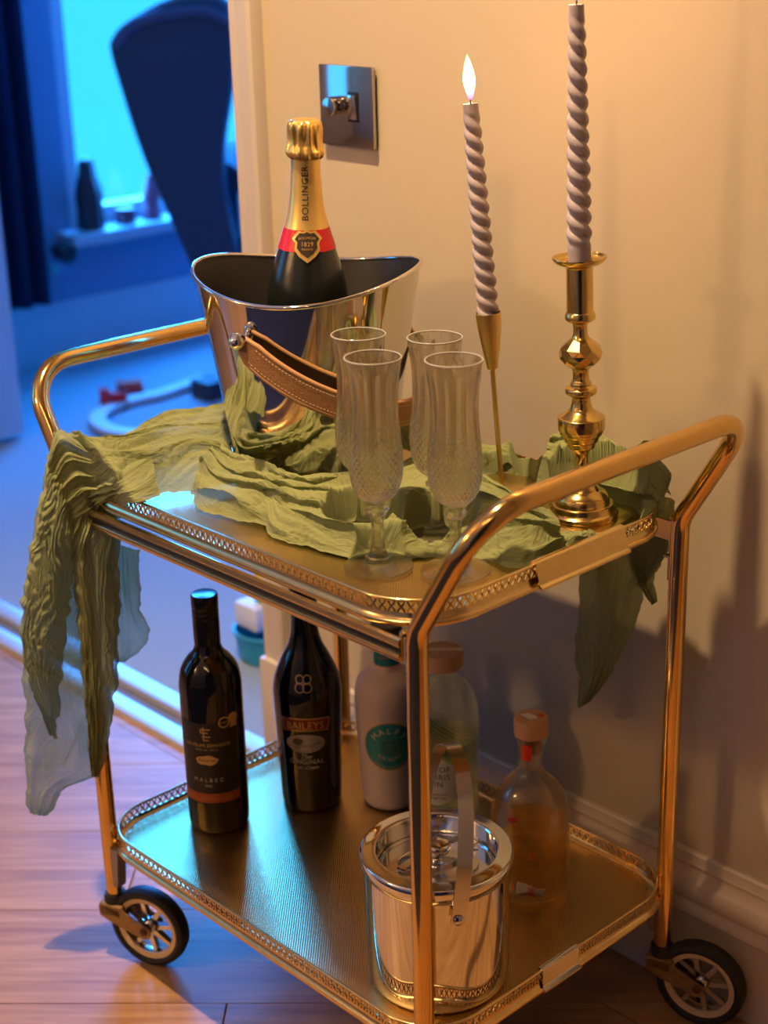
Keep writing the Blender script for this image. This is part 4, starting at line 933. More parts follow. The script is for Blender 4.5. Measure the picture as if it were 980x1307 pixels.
# thin modern candlestick
BX_, BY_ = 0.3560, 0.3230; eu = tilt(0.075)
t = thing('thin_candlestick', 'slender satin gold candlestick with a cone cup, nearest the flutes', 'candlestick', (BX_, BY_, 0.6050))
v, f = lathe([(0.038, 0), (0.0385, 0.0005), (0.0385, 0.0018), (0.0375, 0.0022), (0.004, 0.0026), (0.0034, 0.004)], 64); link('round_base', mesh('round_base', v, f, SATIN), t)
v, f = lathe([(0.0027, 0.0022), (0.0027, 0.134)], 20); link('rod', mesh('rod', v, f, SATIN), t, None, eu)
cupp = smoothprof([(0.0030, 0.1315), (0.0052, 0.1320), (0.0058, 0.1340), (0.0075, 0.1440), (0.0105, 0.1620), (0.0127, 0.1800), (0.0134, 0.1920)], 6)+[(0.0126, 0.1922), (0.0120, 0.182), (0.0100, 0.172), (0, 0.170)]
v, f = lathe(cupp, 40, cap1=False); link('candle_cup', mesh('candle_cup', v, f, SATIN, 40), t, None, eu)
Mt = Matrix.Rotation(0.075, 3, Vector((0.725, -0.688, 0)).normalized()); 
Mt = Matrix.Rotation(0.075, 3, Vector((-TILT_DIR.y, TILT_DIR.x, 0)))
top = Vector((BX_, BY_, 0.6050))+Mt @ Vector((0, 0, 0.1712))
candle('twisted_candle', 'lit lilac-grey twisted candle leaning in the thin gold candlestick', tuple(top), 0.232, 0.0112, 0.0083, tilt(0.080), 0.0, 1.0, 0.5)
# old brass candlestick
BX2, BY2 = 0.4840, 0.3035; a2 = 0.030; eu2 = tilt(a2)
t = thing('brass_candlestick', 'heavy turned brass candlestick with octagonal base, behind the right-hand handle', 'candlestick', (BX2, BY2, 0.6055))
hw = 0.050; c8 = 0.016; o8 = [(-hw+c8, -hw), (hw-c8, -hw), (hw, -hw+c8), (hw, hw-c8), (hw-c8, hw), (-hw+c8, hw), (-hw, hw-c8), (-hw, -hw+c8)]
v = [(x, y, 0) for x, y in o8]+[(x, y, 0.0040) for x, y in o8]+[(x*0.90, y*0.90, 0.0070) for x, y in o8]; f = [tuple(range(8))[::-1], tuple(range(16, 24))]
for i in range(8): j = (i+1) % 8; f += [(i, j, 8+j, 8+i), (8+i, 8+j, 16+j, 16+i)]
ob = link('octagonal_base', mesh('octagonal_base', v, f, BRASS, 20), t, None, (0, 0, R_(8)))
dome = smoothprof([(0.0355, 0.006), (0.0360, 0.009), (0.0355, 0.0115), (0.0355, 0.0115), (0.0325, 0.014), (0.0310, 0.019), (0.0310, 0.019), (0.0280, 0.0195), (0.0270, 0.024), (0.0245, 0.029), (0.0200, 0.033), (0.0200, 0.033), (0.0180, 0.0335), (0.0150, 0.038), (0.0100, 0.043), (0.0085, 0.045)], 5)
v, f = lathe(dome, 72); link('stepped_dome', mesh('stepped_dome', v, f, BRASS, 35), t, None, eu2)
sp1 = smoothprof([(0.0075, 0.042), (0.0110, 0.0455), (0.0128, 0.0490), (0.0112, 0.0525), (0.0080, 0.0550), (0.0066, 0.0620), (0.0070, 0.0690), (0.0095, 0.0755), (0.0120, 0.0775), (0.0120, 0.0775), (0.0135, 0.0780), (0.0150, 0.0835), (0.0150, 0.0835), (0.0168, 0.0845), (0.0188, 0.0905), (0.0188, 0.0905), (0.0210, 0.0920), (0.0222, 0.0965), (0.0222, 0.0965), (0.0232, 0.0975), (0.0234, 0.1080), (0.0225, 0.1100), (0.0225, 0.1100), (0.0170, 0.1135), (0.0120, 0.1175), (0.0096, 0.1240), (0.0092, 0.1290), (0.0110, 0.1315), (0.0150, 0.1335), (0.0158, 0.1365), (0.0148, 0.1395), (0.0105, 0.1415), (0.0105, 0.1440), (0.0082, 0.1480), (0.0080, 0.1560), (0.0105, 0.1610)], 5)
v, f = lathe(sp1, 64); link('lower_stem', mesh('lower_stem', v, f, BRASS, 35), t, None, eu2)
# faceted knop: two rows of facets
kv = []; rows = [(0.0105, 0.1600, 0), (0.0170, 0.1645, 0), (0.0208, 0.1700, 0.5), (0.0212, 0.1745, 0), (0.0200, 0.1800, 0.5), (0.0150, 0.1845, 0.5), (0.0100, 0.1885, 0.5)]
for r, z, o_ in rows: kv += [(r*cos(2*pi*(k+o_)/10), r*sin(2*pi*(k+o_)/10), z) for k in range(10)]
kf = []
for i in range(len(rows)-1):
    for k in range(10):
        a, b, c, d = i*10+k, i*10+(k+1) % 10, (i+1)*10+(k+1) % 10, (i+1)*10+k
        o0, o1 = rows[i][2], rows[i+1][2]
        if o1 > o0: kf += [(a, b, d), (b, c, d)]
        elif o1 < o0: kf += [(a, b, c), (a, c, d)]
        else: kf += [(a, b, c, d)]
kf += [tuple(range(10))[::-1], tuple(range((len(rows)-1)*10, len(rows)*10))]
link('faceted_knop', mesh('faceted_knop', kv, kf, BRASS, None), t, None, eu2)
sp2 = smoothprof([(0.0100, 0.1870), (0.0074, 0.1930), (0.0070, 0.2000), (0.0085, 0.2045), (0.0125, 0.2060), (0.0125, 0.2060), (0.0148, 0.2080), (0.0150, 0.2110), (0.0140, 0.2145), (0.0140, 0.2145), (0.0130, 0.2155), (0.0130, 0.2155), (0.0128, 0.2580), (0.0128, 0.2580), (0.0150, 0.2600), (0.0220, 0.2625), (0.0258, 0.2665), (0.0262, 0.2680), (0.0255, 0.2682), (0.0215, 0.2645), (0.0125, 0.2640), (0.0125, 0.2640)], 4)+[(0.0120, 0.2600), (0, 0.258)]
v, f = lathe(sp2, 64, cap1=False); link('socket_and_pan', mesh('socket_and_pan', v, f, BRASS, 35), t, None, eu2)
M2 = Matrix.Rotation(a2, 3, Vector((-TILT_DIR.y, TILT_DIR.x, 0))); top2 = Vector((BX2, BY2, 0.6055))+M2 @ Vector((0, 0, 0.2595))
candle('twisted_candle', 'tall lit lilac-grey twisted candle in the heavy brass candlestick', tuple(top2), 0.238, 0.0120, 0.0074, tilt(0.030), 0.018, 1.0, 2.2)
for c_, e_ in ((top+Matrix.Rotation(0.080, 3, Vector((-TILT_DIR.y, TILT_DIR.x, 0))) @ Vector((0, 0, 0.257)), 2.0), (top2+Matrix.Rotation(0.030, 3, Vector((-TILT_DIR.y, TILT_DIR.x, 0))) @ Vector((0, 0, 0.263)), 3.0)):
    lamp('flame_light', 'POINT', c_, e_, (1.0, 0.50, 0.18), shadow_soft_size=0.007)

# ------------------------------------------------------------------ ice bucket
IX, IY = 0.4760, 0.0965; phc = cam_phi(IX, IY)
t = thing('ice_bucket', 'round steel ice bucket with flat bail handle at the right of the lower tray', 'bucket', (IX, IY, ZB))
pr = smoothprof([(0.060, 0), (0.0660, 0.001), (0.0700, 0.006), (0.0718, 0.014), (0.0725, 0.025), (0.0725, 0.025), (0.0728, 0.080), (0.0730, 0.132), (0.0730, 0.132), (0.0745, 0.135), (0.0765, 0.140), (0.0772, 0.145), (0.0765, 0.149), (0.0745, 0.1505), (0.0745, 0.1505), (0.0625, 0.1515), (0.0610, 0.1505), (0.0600, 0.1490), (0.0600, 0.1490), (0.0595, 0.1300)], 4)
v, f = lathe(pr, 96, cap1=False); link('double_wall', mesh('double_wall', v, f, CHROME, 40), t)
v, f = lathe([(0.0594, 0.1290), (0.0590, 0.1310), (0.0560, 0.1315), (0.0550, 0.1300), (0.010, 0.1310), (0.0, 0.1310)], 64, cap1=False); ld = link('recessed_lid', mesh('recessed_lid', v, f, CHROME2, 30), t)
v, f = lathe(smoothprof([(0.010, 0.1300), (0.0065, 0.1330), (0.0060, 0.1400), (0.0085, 0.1440), (0.0130, 0.1480), (0.0145, 0.1530), (0.0135, 0.1570), (0.0080, 0.1590), (0.0, 0.1595)], 5), 32); link('lid_knob', mesh('lid_knob', v, f, CHROME), ld)
ba = phc+0.25; axb = Vector((cos(ba), sin(ba), 0)); sd = Vector((cos(ba+pi/2), sin(ba+pi/2), 0))
path = []
for k in range(49):
    a = pi*k/48; s1 = abs(sin(a))**0.85; path.append(axb*(0.0790*cos(a))+sd*(0.020*s1)+Vector((0, 0, 0.116+0.142*s1)))
v = []; f = []; wb, tb = 0.0075, 0.0007
for i in range(49):
    T = (path[min(i+1, 48)]-path[max(i-1, 0)]).normalized(); W_ = (sd+Vector((0, 0, -0.0))).normalized(); W_ = (W_-T*W_.dot(T)).normalized(); N = T.cross(W_)
    k = 1.0
    for a, b in ((-1, -1), (1, -1), (1, 1), (-1, 1)): v.append(tuple(path[i]+W_*a*wb*k+N*b*tb))
for i in range(48):
    for k in range(4): f.append((i*4+k, i*4+(k+1) % 4, (i+1)*4+(k+1) % 4, (i+1)*4+k))
f += [(3, 2, 1, 0), (192, 193, 194, 195)]
bl = link('bail_handle', mesh('bail_handle', v, f, CHROME2, 40), t)
for sg in (1, -1):
    c_ = axb*sg*0.0800; v, f = lathe([(0.0, 0.0035), (0.0030, 0.0032), (0.0050, 0.0018), (0.0054, 0.0), (0.003, -0.0005), (0.003, -0.008)], 20); o = link('screw', mesh('screw', v, f, CHROME), t, (c_.x, c_.y, 0.119)); o.rotation_euler = (axb*sg).to_track_quat('Z', 'Y').to_euler()
# tongs lying on the lid
t = thing('ice_tongs', 'small steel ice tongs with claws lying on the ice bucket lid', 'tongs', (IX, IY, ZB+0.1335), (0, 0, phc+pi/2+0.5))
for sg in (-1, 1):
    pth_ = catmull([(-0.044, 0, 0.006), (-0.038, sg*0.010, 0.006), (-0.015, sg*0.0195, 0.005), (0.012, sg*0.0185, 0.006), (0.036, sg*0.012, 0.012)], 8)
    v, f = tube(pth_, 1.0, prof=[(-0.0035, -0.0006), (0.0035, -0.0006), (0.0035, 0.0006), (-0.0035, 0.0006)], fixup=(0, 0, 1)); link('arm', mesh('arm', v, f, CHROME, 40), t)
    for q in (-0.002, 0.002):
        v, f = tube([(0.034, sg*0.0125, 0.012+q), (0.041, sg*0.011, 0.012+q*2), (0.046, sg*0.005, 0.011+q*3)], [0.0013, 0.0011, 0.0003], 8); link('claw', mesh('claw', v, f, CHROME), t)

# ------------------------------------------------------------------ scarf
scv, scf, scu, scs = [], [], [], []
def cat_arr(K, n):
    K = np.array(K, float); N = len(K); t = np.linspace(0, N-1, n); i = np.minimum(t.astype(int), N-2); f = (t-i)[:, None]
    g = lambda j: K[np.clip(j, 0, N-1)]
    p0, p1, p2, p3 = g(i-1), g(i), g(i+1), g(i+2)
    return 0.5*((2*p1)+(-p0+p2)*f+(2*p0-5*p1+4*p2-p3)*f*f+(-p0+3*p1-3*p2+p3)*f**3)
CP_AX, CP_BY = KX, KY
def rbucket(z): return np.interp(z-KZ, [0, 0.02, 0.04, 0.065, 0.10, 0.14], [0.0905, 0.0905, 0.0925, 0.0960, 0.1010, 0.1075])
PRESS = [(x, y, 0.0345, 0.6046) for x, y in FL]+[(BX_, BY_, 0.0395, 0.6046), (BX2, BY2, 0.056, 0.6048), (KX, KY, 0.0905, 0.6046)]
def sheet(st, nu, nv, up, amp, freq, seed, crink=0.0017, sheer=0.0, skew=0.0, on_tray=False, thick=0.0, edge=0.35, along=1.0):
    """st: list of (F xyz, B xyz, H, sheer). up: displacement direction (None = local mix for the tray)"""
    rs = np.random.RandomState(seed)
    F = cat_arr([a[0] for a in st], nu); B = cat_arr([a[1] for a in st], nu); Hh = cat_arr([[a[2]] for a in st], nu)[:, 0]; S = cat_arr([[a[3]] for a in st], nu)[:, 0]
    L = np.concatenate([[0], np.cumsum(np.linalg.norm(np.diff((F+B)/2, axis=0), axis=1))]); U = L[:, None]*np.ones((1, nv)); v = np.linspace(0, 1, nv)[None, :]*np.ones((nu, 1))
    Wd = np.linalg.norm(B-F, axis=1)[:, None]
    def nz(su, sv, k=3):
        o = 0
        for _ in range(k): a, b = rs.uniform(-1, 1, 2); o = o+np.sin(U*su*(0.6+abs(a))+v*sv*b*2+rs.uniform(0, 6.28)+1.3*np.sin(U*su*0.7*b+v*sv*a+rs.uniform(0, 6.28)))
        return o/k
    w = 1.15*nz(9, 2)+0.45*nz(24, 4); ph = freq*v+w+skew*U*20
    ab = lambda q: np.sqrt(np.sin(pi*q)**2+0.006)
    f1 = ab(ph); f2 = ab(2.4*ph+0.9*nz(26, 4)); f3 = ab(5.7*ph+1.1*nz(45, 7)); fine = ab(12.5*ph+1.6*nz(80, 12))
    f4 = ab(along*U*26+1.6*nz(18, 6)+1.5*v)
    mod = np.clip(0.75+0.5*nz(20, 3), 0.15, 1.3); mod2 = np.clip(0.6+0.6*nz(34, 4), 0.1, 1.3)
    D = amp*(0.72*f1*mod+0.34*f2*mod2)+crink*(1.7*f3*mod2+0.75*fine)+0.22*amp*f4*np.clip(nz(24, 4)+0.3*along, 0, 1)*along**0.5
    bulge = np.clip(v/0.30, 0, 1); bulge = bulge*bulge*(3-2*bulge)*np.clip((1-v)/0.22, 0, 1)**0.7 if on_tray else np.sin(pi*np.clip(v, 0, 1))**0.7
    ed = np.clip(np.minimum(v, 1-v)/(0.24 if on_tray else 0.12), 0, 1); ed = ed*ed*(3-2*ed); edge = 0.14 if on_tray else edge; D = D*(edge+(1-edge)*ed)
    curl = amp*0.42*np.sin(2*pi*ph)*ed
    # wavy borders
    eF = 0.0030*nz(110, 0.3)+0.0016*nz(300, 0.3)
    X = F[:, None, :]*(1-v[..., None])+B[:, None, :]*v[..., None]
    dirw = (B-F)/np.maximum(1e-6, Wd); X = X+dirw[:, None, :]*(eF*(1-2*v)*0.9)[..., None]
    if on_tray:
        X[..., 2] += Hh[:, None]*bulge+D
        lat = 0.004*nz(30, 5); X += dirw[:, None, :]*(lat*ed+curl)[..., None]
        for (cx, cy, r, zz) in PRESS:
            d = np.hypot(X[..., 0]-cx, X[..., 1]-cy)
            if r > 0.08:   # bucket: push outwards
                rr = rbucket(X[..., 2])+0.0015; k = d < rr; sc_ = np.where(k, rr/np.maximum(d, 1e-4), 1.0)
                X[..., 0] = cx+(X[..., 0]-cx)*sc_; X[..., 1] = cy+(X[..., 1]-cy)*sc_
            else:
                lim = zz+np.clip((d-r), 0, 1)*3.6+np.where(d > r+0.002, 0.25*np.clip(D, 0, 0.004), 0)+np.where(d > r+0.012, 1, 0); X[..., 2] = np.minimum(X[..., 2], lim)
        X[..., 2] = np.maximum(X[..., 2], 0.6036)
    else:
        u_ = np.array(up, float); u_ /= np.linalg.norm(u_); X = X+u_[None, None, :]*(Hh[:, None]*bulge+D)[..., None]+dirw[:, None, :]*(curl*0.6)[..., None]
    base = sum(len(a) for a in scv); scv.append(X.reshape(-1, 3)); idx = np.arange(nu*nv).reshape(nu, nv)+base
    q = np.stack([idx[:-1, :-1], idx[1:, :-1], idx[1:, 1:], idx[:-1, 1:]], -1).reshape(-1, 4); scf.append(q)
    scu.append(np.stack([U, v*Wd*1.0+seed*0.37], -1).reshape(-1, 2)); sh = np.clip(0.62*S[:, None]*np.ones((1, nv))+0.10*nz(60, 8)*(S[:, None] > 0.15)+sheer, 0, 0.85)*(0.35+0.65*ed)
    scs.append(sh.reshape(-1)); return X
def Z(u, v, z): return onz(u, v, z)
FH = -np.array([CF[0], CF[1], 0])/math.hypot(CF[0], CF[1])
P0 = np.array([0.000, -0.016, 0.5])
def V(u, v, off=0.0): return onp(u, v, P0+FH*off, FH)
# A: fans out from the bucket to the left rail, over the corner and down
sheet([(Z(318, 612, .609), Z(300, 508, .662), .004, 0), (Z(275, 622, .609), Z(268, 524, .655), .012, 0), (Z(225, 630, .608), Z(212, 543, .648), .020, 0), (Z(183, 634, .612), Z(160, 570, .646), .020, 0),
       (Z(158, 636, .626), Z(112, 572, .655), .014, 0), (V(152, 652, .004), V(74, 549, -.004), .010, 0)], 260, 150, None, .0120, 4.0, 3, on_tray=True, skew=0.05)
# back hanging sheet
sheet([(V(153, 640, .000), V(74, 549, -.002), .010, 0), (V(152, 690, .002), V(60, 600, .0), .010, 0), (V(150, 760, .0), V(44, 672, .0), .008, 0.05), (V(148, 830, 0), V(33, 760, 0), .006, .10), (V(144, 880, 0), V(29, 835, 0), .005, .22), (V(138, 935, 0), V(31, 900, 0), .004, .35),
       (V(124, 985, 0), V(33, 960, 0), .003, .42), (V(84, 1008, 0), V(32, 1002, 0), .003, .40), (V(62, 1040, 0), V(38, 1036, 0), .001, .12)], 360, 120, FH, .0060, 4.0, 11, crink=.0012)
# left lobe with crosswise crinkles
sheet([(V(140, 600, .010), V(72, 552, .006), .006, 0), (V(104, 650, .014), V(60, 598, .010), .010, 0), (V(97, 700, .016), V(46, 668, .012), .014, 0), (V(92, 750, .016), V(33, 735, .012), .016, 0), (V(86, 800, .014), V(27, 790, .010), .014, 0), (V(80, 850, .012), V(30, 838, .008), .010, 0.03), (V(76, 905, .008), V(42, 880, .006), .006, .10), (V(72, 940, .006), V(62, 930, .005), .002, .15)], 260, 90, FH, .0045, 1.4, 23, along=2.6)
# right bunch of lengthwise pleats
sheet([(Z(196, 640, .628), Z(150, 612, .640), .006, 0), (V(153, 645, .018), V(108, 628, .016), .010, 0), (V(153, 690, .018), V(92, 672, .016), .012, 0), (V(153, 760, .016), V(95, 740, .014), .012, 0), (V(152, 830, .014), V(102, 820, .012), .010, 0.03), (V(147, 890, .012), V(108, 880, .010), .008, .06), (V(139, 945, .010), V(112, 935, .008), .006, .08), (V(128, 990, .008), V(116, 985, .006), .003, .1)], 320, 100, FH, .0085, 3.4, 31, crink=.0014, along=0.5)
# cap: cloth bunched over the corner and the foot of the handle
sheet([(Z(205, 634, .624), Z(190, 553, .650), .004, 0), (Z(170, 642, .628), Z(142, 572, .652), .012, 0), (V(146, 652, .016), V(104, 566, .010), .012, 0), (V(118, 664, .020), V(78, 549, .010), .010, 0), (V(92, 672, .018), V(60, 584, .012), .004, 0)], 160, 110, FH+np.array((0, 0, 0.5)), .0085, 3.6, 37, crink=.0014)
# sheer loop hanging behind the rail
Q0 = -0.034
sheet([(V(146, 690, Q0), V(178, 700, Q0), .004, .1), (V(146, 735, Q0), V(178, 745, Q0), .004, .15), (V(147, 775, Q0), V(181, 778, Q0), .004, .35), (V(145, 805, Q0), V(190, 800, Q0), .003, .55), (V(145, 830, Q0), V(184, 825, Q0), .002, .5), (V(150, 844, Q0), V(162, 843, Q0), .001, .1)], 140, 60, FH, .0045, 3.0, 41, crink=.0008)
# B: ruffled run in front of the bucket and under the flutes
sheet([(Z(243, 630, .6045), Z(292, 575, .625), .010, 0), (Z(258, 654, .6045), Z(318, 606, .618), .018, 0), (Z(300, 664, .6045), Z(345, 622, .616), .020, 0), (Z(348, 678, .6045), Z(385, 634, .614), .020, 0), (Z(388, 696, .6045), Z(430, 634, .612), .022, 0), (Z(440, 713, .6045), Z(470, 622, .612), .022, 0), (Z(500, 717, .6045), Z(510, 606, .612), .024, 0), (Z(558, 708, .6045), Z(545, 600, .612), .026, 0),
       (Z(612, 714, .6045), Z(590, 612, .610), .024, 0), (Z(650, 727, .6045), Z(640, 642, .608), .022, 0), (Z(686, 722, .6045), Z(676, 664, .607), .016, 0), (Z(716, 706, .6050), Z(708, 690, .607), .008, 0)], 520, 170, None, .0165, 4.0, 53, on_tray=True, skew=0.06)
sheet([(Z(332, 640, .612), Z(335, 600, .625), .010, 0), (Z(345, 684, .6045), Z(372, 650, .610), .014, 0), (Z(392, 700, .6045), Z(420, 655, .612), .018, 0), (Z(470, 716, .6045), Z(470, 660, .612), .020, 0), (Z(540, 712, .6045), Z(530, 650, .612), .022, 0), (Z(600, 716, .6045), Z(590, 668, .612), .016, 0)], 300, 90, None, .0120, 2.6, 59, on_tray=True, skew=0.1)
# C: round the back of the candlesticks to the far right corner
sheet([(Z(540, 640, .606), Z(508, 572, .625), .020, 0), (Z(590, 630, .606), Z(560, 590, .618), .020, 0), (Z(618, 610, .606), Z(602, 588, .612), .010, 0), (Z(655, 606, .605), Z(640, 592, .612), .008, 0), (Z(688, 636, .605), Z(676, 590, .622), .028, 0), (Z(718, 655, .606), Z(720, 592, .630), .034, 0), (Z(768, 652, .606), Z(775, 600, .634), .038, 0), (Z(812, 658, .606), Z(826, 620, .634), .032, 0), (Z(846, 657, .612), Z(856, 636, .630), .010, 0)], 360, 150, None, .0185, 3.6, 67, on_tray=True, skew=-0.08)
# D: frayed edge along the right-hand rail
sheet([(Z(706, 708, .6050), Z(698, 694, .607), .004, 0), (Z(745, 697, .606), Z(730, 684, .607), .006, 0), (Z(795, 677, .608), Z(790, 660, .608), .010, 0), (Z(838, 659, .612), Z(836, 645, .612), .010, 0)], 150, 40, None, .0040, 1.6, 71, on_tray=True)
# E: end hanging over the far rail against the wall
def Y(u, v, y): d = ray(u, v); return CAM+d*(y-CAM[1])/d[1]
BK = (0, -1, 0)
sheet([(Z(730, 602, .630), Z(838, 634, .628), .003, 0), (Y(733, 612, .3895), Y(860, 640, .3895), .001, 0), (Y(738, 680, .3960), Y(857, 690, .3960), .0, 0), (Y(741, 735, .3995), Y(843, 722, .3995), .0, .02), (Y(737, 790, .4000), Y(826, 745, .4000), .0, .05), (Y(734, 835, .4005), Y(814, 790, .4005), .0, .08), (Y(739, 866, .4005), Y(787, 850, .4005), 0, .05), (Y(738, 904, .400), Y(756, 893, .400), 0, 0)], 320, 110, (0.15, -1, 0), .0050, 3.2, 83, crink=.0010)
sheet([(Y(800, 690, .3990), Y(856, 668, .3990), 0, 0), (Y(806, 722, .3995), Y(854, 700, .3995), 0, 0), (Y(816, 745, .3995), Y(836, 735, .3995), 0, .05), (Y(834, 771, .3995), Y(840, 767, .3995), 0, 0)], 90, 40, (0.15, -1, 0), .0040, 2.0, 91)
VV = np.concatenate(scv); FF = np.concatenate(scf); UU = np.concatenate(scu); SS = np.concatenate(scs)
org = np.array([0.25, 0.15, 0.606]); me = bpy.data.meshes.new('scarf'); VV = VV-org
me.vertices.add(len(VV)); me.vertices.foreach_set('co', VV.astype(np.float32).ravel()); me.loops.add(FF.size); me.loops.foreach_set('vertex_index', FF.astype(np.int32).ravel())
me.polygons.add(len(FF)); me.polygons.foreach_set('loop_start', np.arange(0, FF.size, 4, dtype=np.int32)); me.polygons.foreach_set('loop_total', np.full(len(FF), 4, dtype=np.int32)); me.polygons.foreach_set('use_smooth', np.ones(len(FF), dtype=bool))
me.update(calc_edges=True); uvl = me.uv_layers.new(name='UVMap'); uvl.data.foreach_set('uv', UU[FF.ravel()].astype(np.float32).ravel())
at = me.attributes.new('sheer', 'FLOAT', 'POINT'); at.data.foreach_set('value', (SS+0.05).astype(np.float32)); me.materials.append(SCARF); me.validate()
tag(link('scarf', me, None, org), 'sage green crinkled gauze scarf draped along the upper tray and hanging off both ends', 'scarf')

t = boxobj('added_rug', (-0.35, -1.75, 0.0), (1.76, -0.42, 0.012), mat('navy added rug', (0.007, 0.011, 0.045), 0.95, bump=(700, 0.6, 0.003)), None, 0.004)  # added unseen rug, there for the navy reflection in the champagne bucket
tag(t, 'dark navy rug on the hall floor in front of the trolley', 'rug')

# ------------------------------------------------------------------ back room furniture and small things
def bx(x, y, z): return (x, y, z)
# curtain: deep wavy folds
v = []; f = []; n = 90
for i in range(n+1):
    y = 1.03+0.40*i/n; d = 0.030*sin(i/n*2*pi*6.3)+0.010*sin(i*0.9)
    v += [(BX0+0.11+d, y, 0.20), (BX0+0.11+d*0.8, y, 2.2)]
for i in range(n): a = 2*i; f.append((a, a+2, a+3, a+1))
me = mesh('curtain', v, f, NAVYC, 60); o = link('curtain', me); md_ = o.modifiers.new('thickness', 'SOLIDIFY'); md_.thickness = 0.006
tag(o, 'long dark navy curtain hanging left of the bright window', 'curtain')
# wing chair seen from behind
def plate(poly, p0, n, th, name, m, parent, rnd=0.02):
    """rounded slab from a px outline on a plane facing the room"""
    P = [onp(u, v_, p0, n) for u, v_ in poly]; n = np.array(n, float); n /= np.linalg.norm(n)
    c = np.mean(P, axis=0); vv = []; k = len(P); lay = [(-1.0, 0.93), (-0.75, 0.985), (0, 1.0), (0.75, 0.985), (1.0, 0.93)]
    for d, s_ in lay:
        for p in P: vv.append(c+(p-c)*s_+n*d*th/2)
    f = []
    for i in range(len(lay)-1):
        for j in range(k): a = i*k+j; b = i*k+(j+1) % k; f.append((a, b, b+k, a+k))
    f += [tuple(range(k))[::-1], tuple(range((len(lay)-1)*k, len(lay)*k))]
    return vv, f, m
CHP = np.array([-1.90, 1.55, 0.0]); CHN = np.array([0.74, -0.67, 0.0])
ch = thing('wing_armchair', 'high-backed navy wing armchair in front of the blue-lit window', 'armchair', tuple(CHP+np.array((0, 0.12, 0))))
co = np.array(ch.location)
def chp(name, vv, f, m): return link(name, mesh(name, [tuple(np.array(p)-co) for p in vv], f, m, 50), ch)
outl = [(143, 62), (146, 44), (158, 30), (180, 16), (205, 2), (235, -8), (268, -10), (292, 2), (300, 40), (301, 90), (296, 130), (289, 175), (288, 215), (292, 250), (300, 290), (305, 345), (262, 372), (245, 335), (225, 290), (205, 245), (188, 205), (172, 160), (158, 115)]
outl = [tuple(p) for p in catmull(outl, 3, closed=True)]
vv, f, m = plate(outl, CHP, CHN, 0.13, 'backrest', NAVY, ch); chp('backrest', vv, f, m)
ridge = [onp(u, v_, CHP+CHN/np.linalg.norm(CHN)*0.06, CHN) for u, v_ in catmull([(146, 60), (170, 32), (215, 18), (262, 14), (296, 30)], 6)]
chp('top_piping', *tube([tuple(p) for p in ridge], 0.014, 10), mat('lighter navy edge', (0.03, 0.07, 0.16), 0.8))
nn = CHN/np.linalg.norm(CHN); cb_ = onp(270, 330, CHP, CHN)
mb = MB()
rt_ = np.array([-nn[1], nn[0], 0])
def obox(c, hx_, hy_, z0, z1):
    pts = [c+rt_*a+nn*b for a, b in ((-hx_, -hy_), (hx_, -hy_), (hx_, hy_), (-hx_, hy_))]
    vv = [(p[0], p[1], z0) for p in pts]+[(p[0], p[1], z1) for p in pts]; return vv, [(0, 3, 2, 1), (4, 5, 6, 7), (0, 1, 5, 4), (1, 2, 6, 5), (2, 3, 7, 6), (3, 0, 4, 7)]
cc = np.array([cb_[0], cb_[1], 0])
chp('seat', *obox(cc-nn*0.28+rt_*0.17, 0.12, 0.26, 0.16, 0.42), NAVY)
for sg in (-1, 1):
    vv = []
    a0 = cc+rt_*(0.17+sg*0.13)-nn*0.02; pth_ = [a0+np.array((0, 0, 0.56)), a0-nn*0.25+np.array((0, 0, 0.58)), a0-nn*0.50+np.array((0, 0, 0.56))]
    chp('armrest', *tube([tuple(p) for p in catmull(pth_, 5)], 0.05, 14), NAVY); chp('side_panel', *obox(a0-nn*0.26, 0.035, 0.25, 0.16, 0.55), NAVY)
for a in (0.06, 0.28):
    for b in (-0.06, -0.48):
        c_ = cc+rt_*a+nn*b; chp('leg', *tube([(c_[0], c_[1], 0.0), (c_[0], c_[1], 0.17)], [0.014, 0.022], 10), mat('dark chair leg', (0.03, 0.015, 0.01), 0.4))
# things on the sill
SX = BX0+0.045
def on_sill(u): d = ray(u, 290); q = CAM+d*(SX-CAM[0])/d[0]; return float(q[1])
t = thing('storm_lantern', 'tall dark grey ornament at the left end of the window sill', 'ornament', (SX, on_sill(117), WZ0))
v, f = lathe(smoothprof([(0.036, 0), (0.040, 0.01), (0.038, 0.06), (0.040, 0.10), (0.034, 0.13)], 4), 6); link('body', mesh('body', v, f, DGREY, 20), t)
v, f = lathe([(0.034, 0.13), (0.026, 0.155), (0.024, 0.185), (0.016, 0.20), (0, 0.20)], 6); link('cap', mesh('cap', v, f, DGREY, 20), t)
t = thing('red_candle_jar', 'small glass jar with dark red wax on the window sill', 'candle jar', (SX, on_sill(161), WZ0))
v, f = lathe([(0.030, 0), (0.032, 0.004), (0.032, 0.062), (0.030, 0.062), (0.030, 0.05)], 24, cap1=False); link('jar', mesh('jar', v, f, MATS['window pane'] if 'window pane' in MATS else PANE), t)
v, f = lathe([(0.0, 0.004), (0.0295, 0.004), (0.0295, 0.045), (0.0, 0.045)], 24, cap0=False, cap1=False); link('wax', mesh('wax', v, f, mat('dark red wax', (0.22, 0.008, 0.03), 0.4)), t)
t = thing('pink_ornament', 'small pink and grey ornament on the sill beside the chair', 'ornament', (SX, on_sill(196), WZ0))
v, f = lathe(smoothprof([(0.02, 0), (0.026, 0.02), (0.022, 0.05), (0.028, 0.07), (0.020, 0.10), (0.008, 0.13), (0.0, 0.135)], 4), 20); link('figure', mesh('figure', v, f, mat('dusky pink', (0.35, 0.08, 0.12), 0.5)), t)
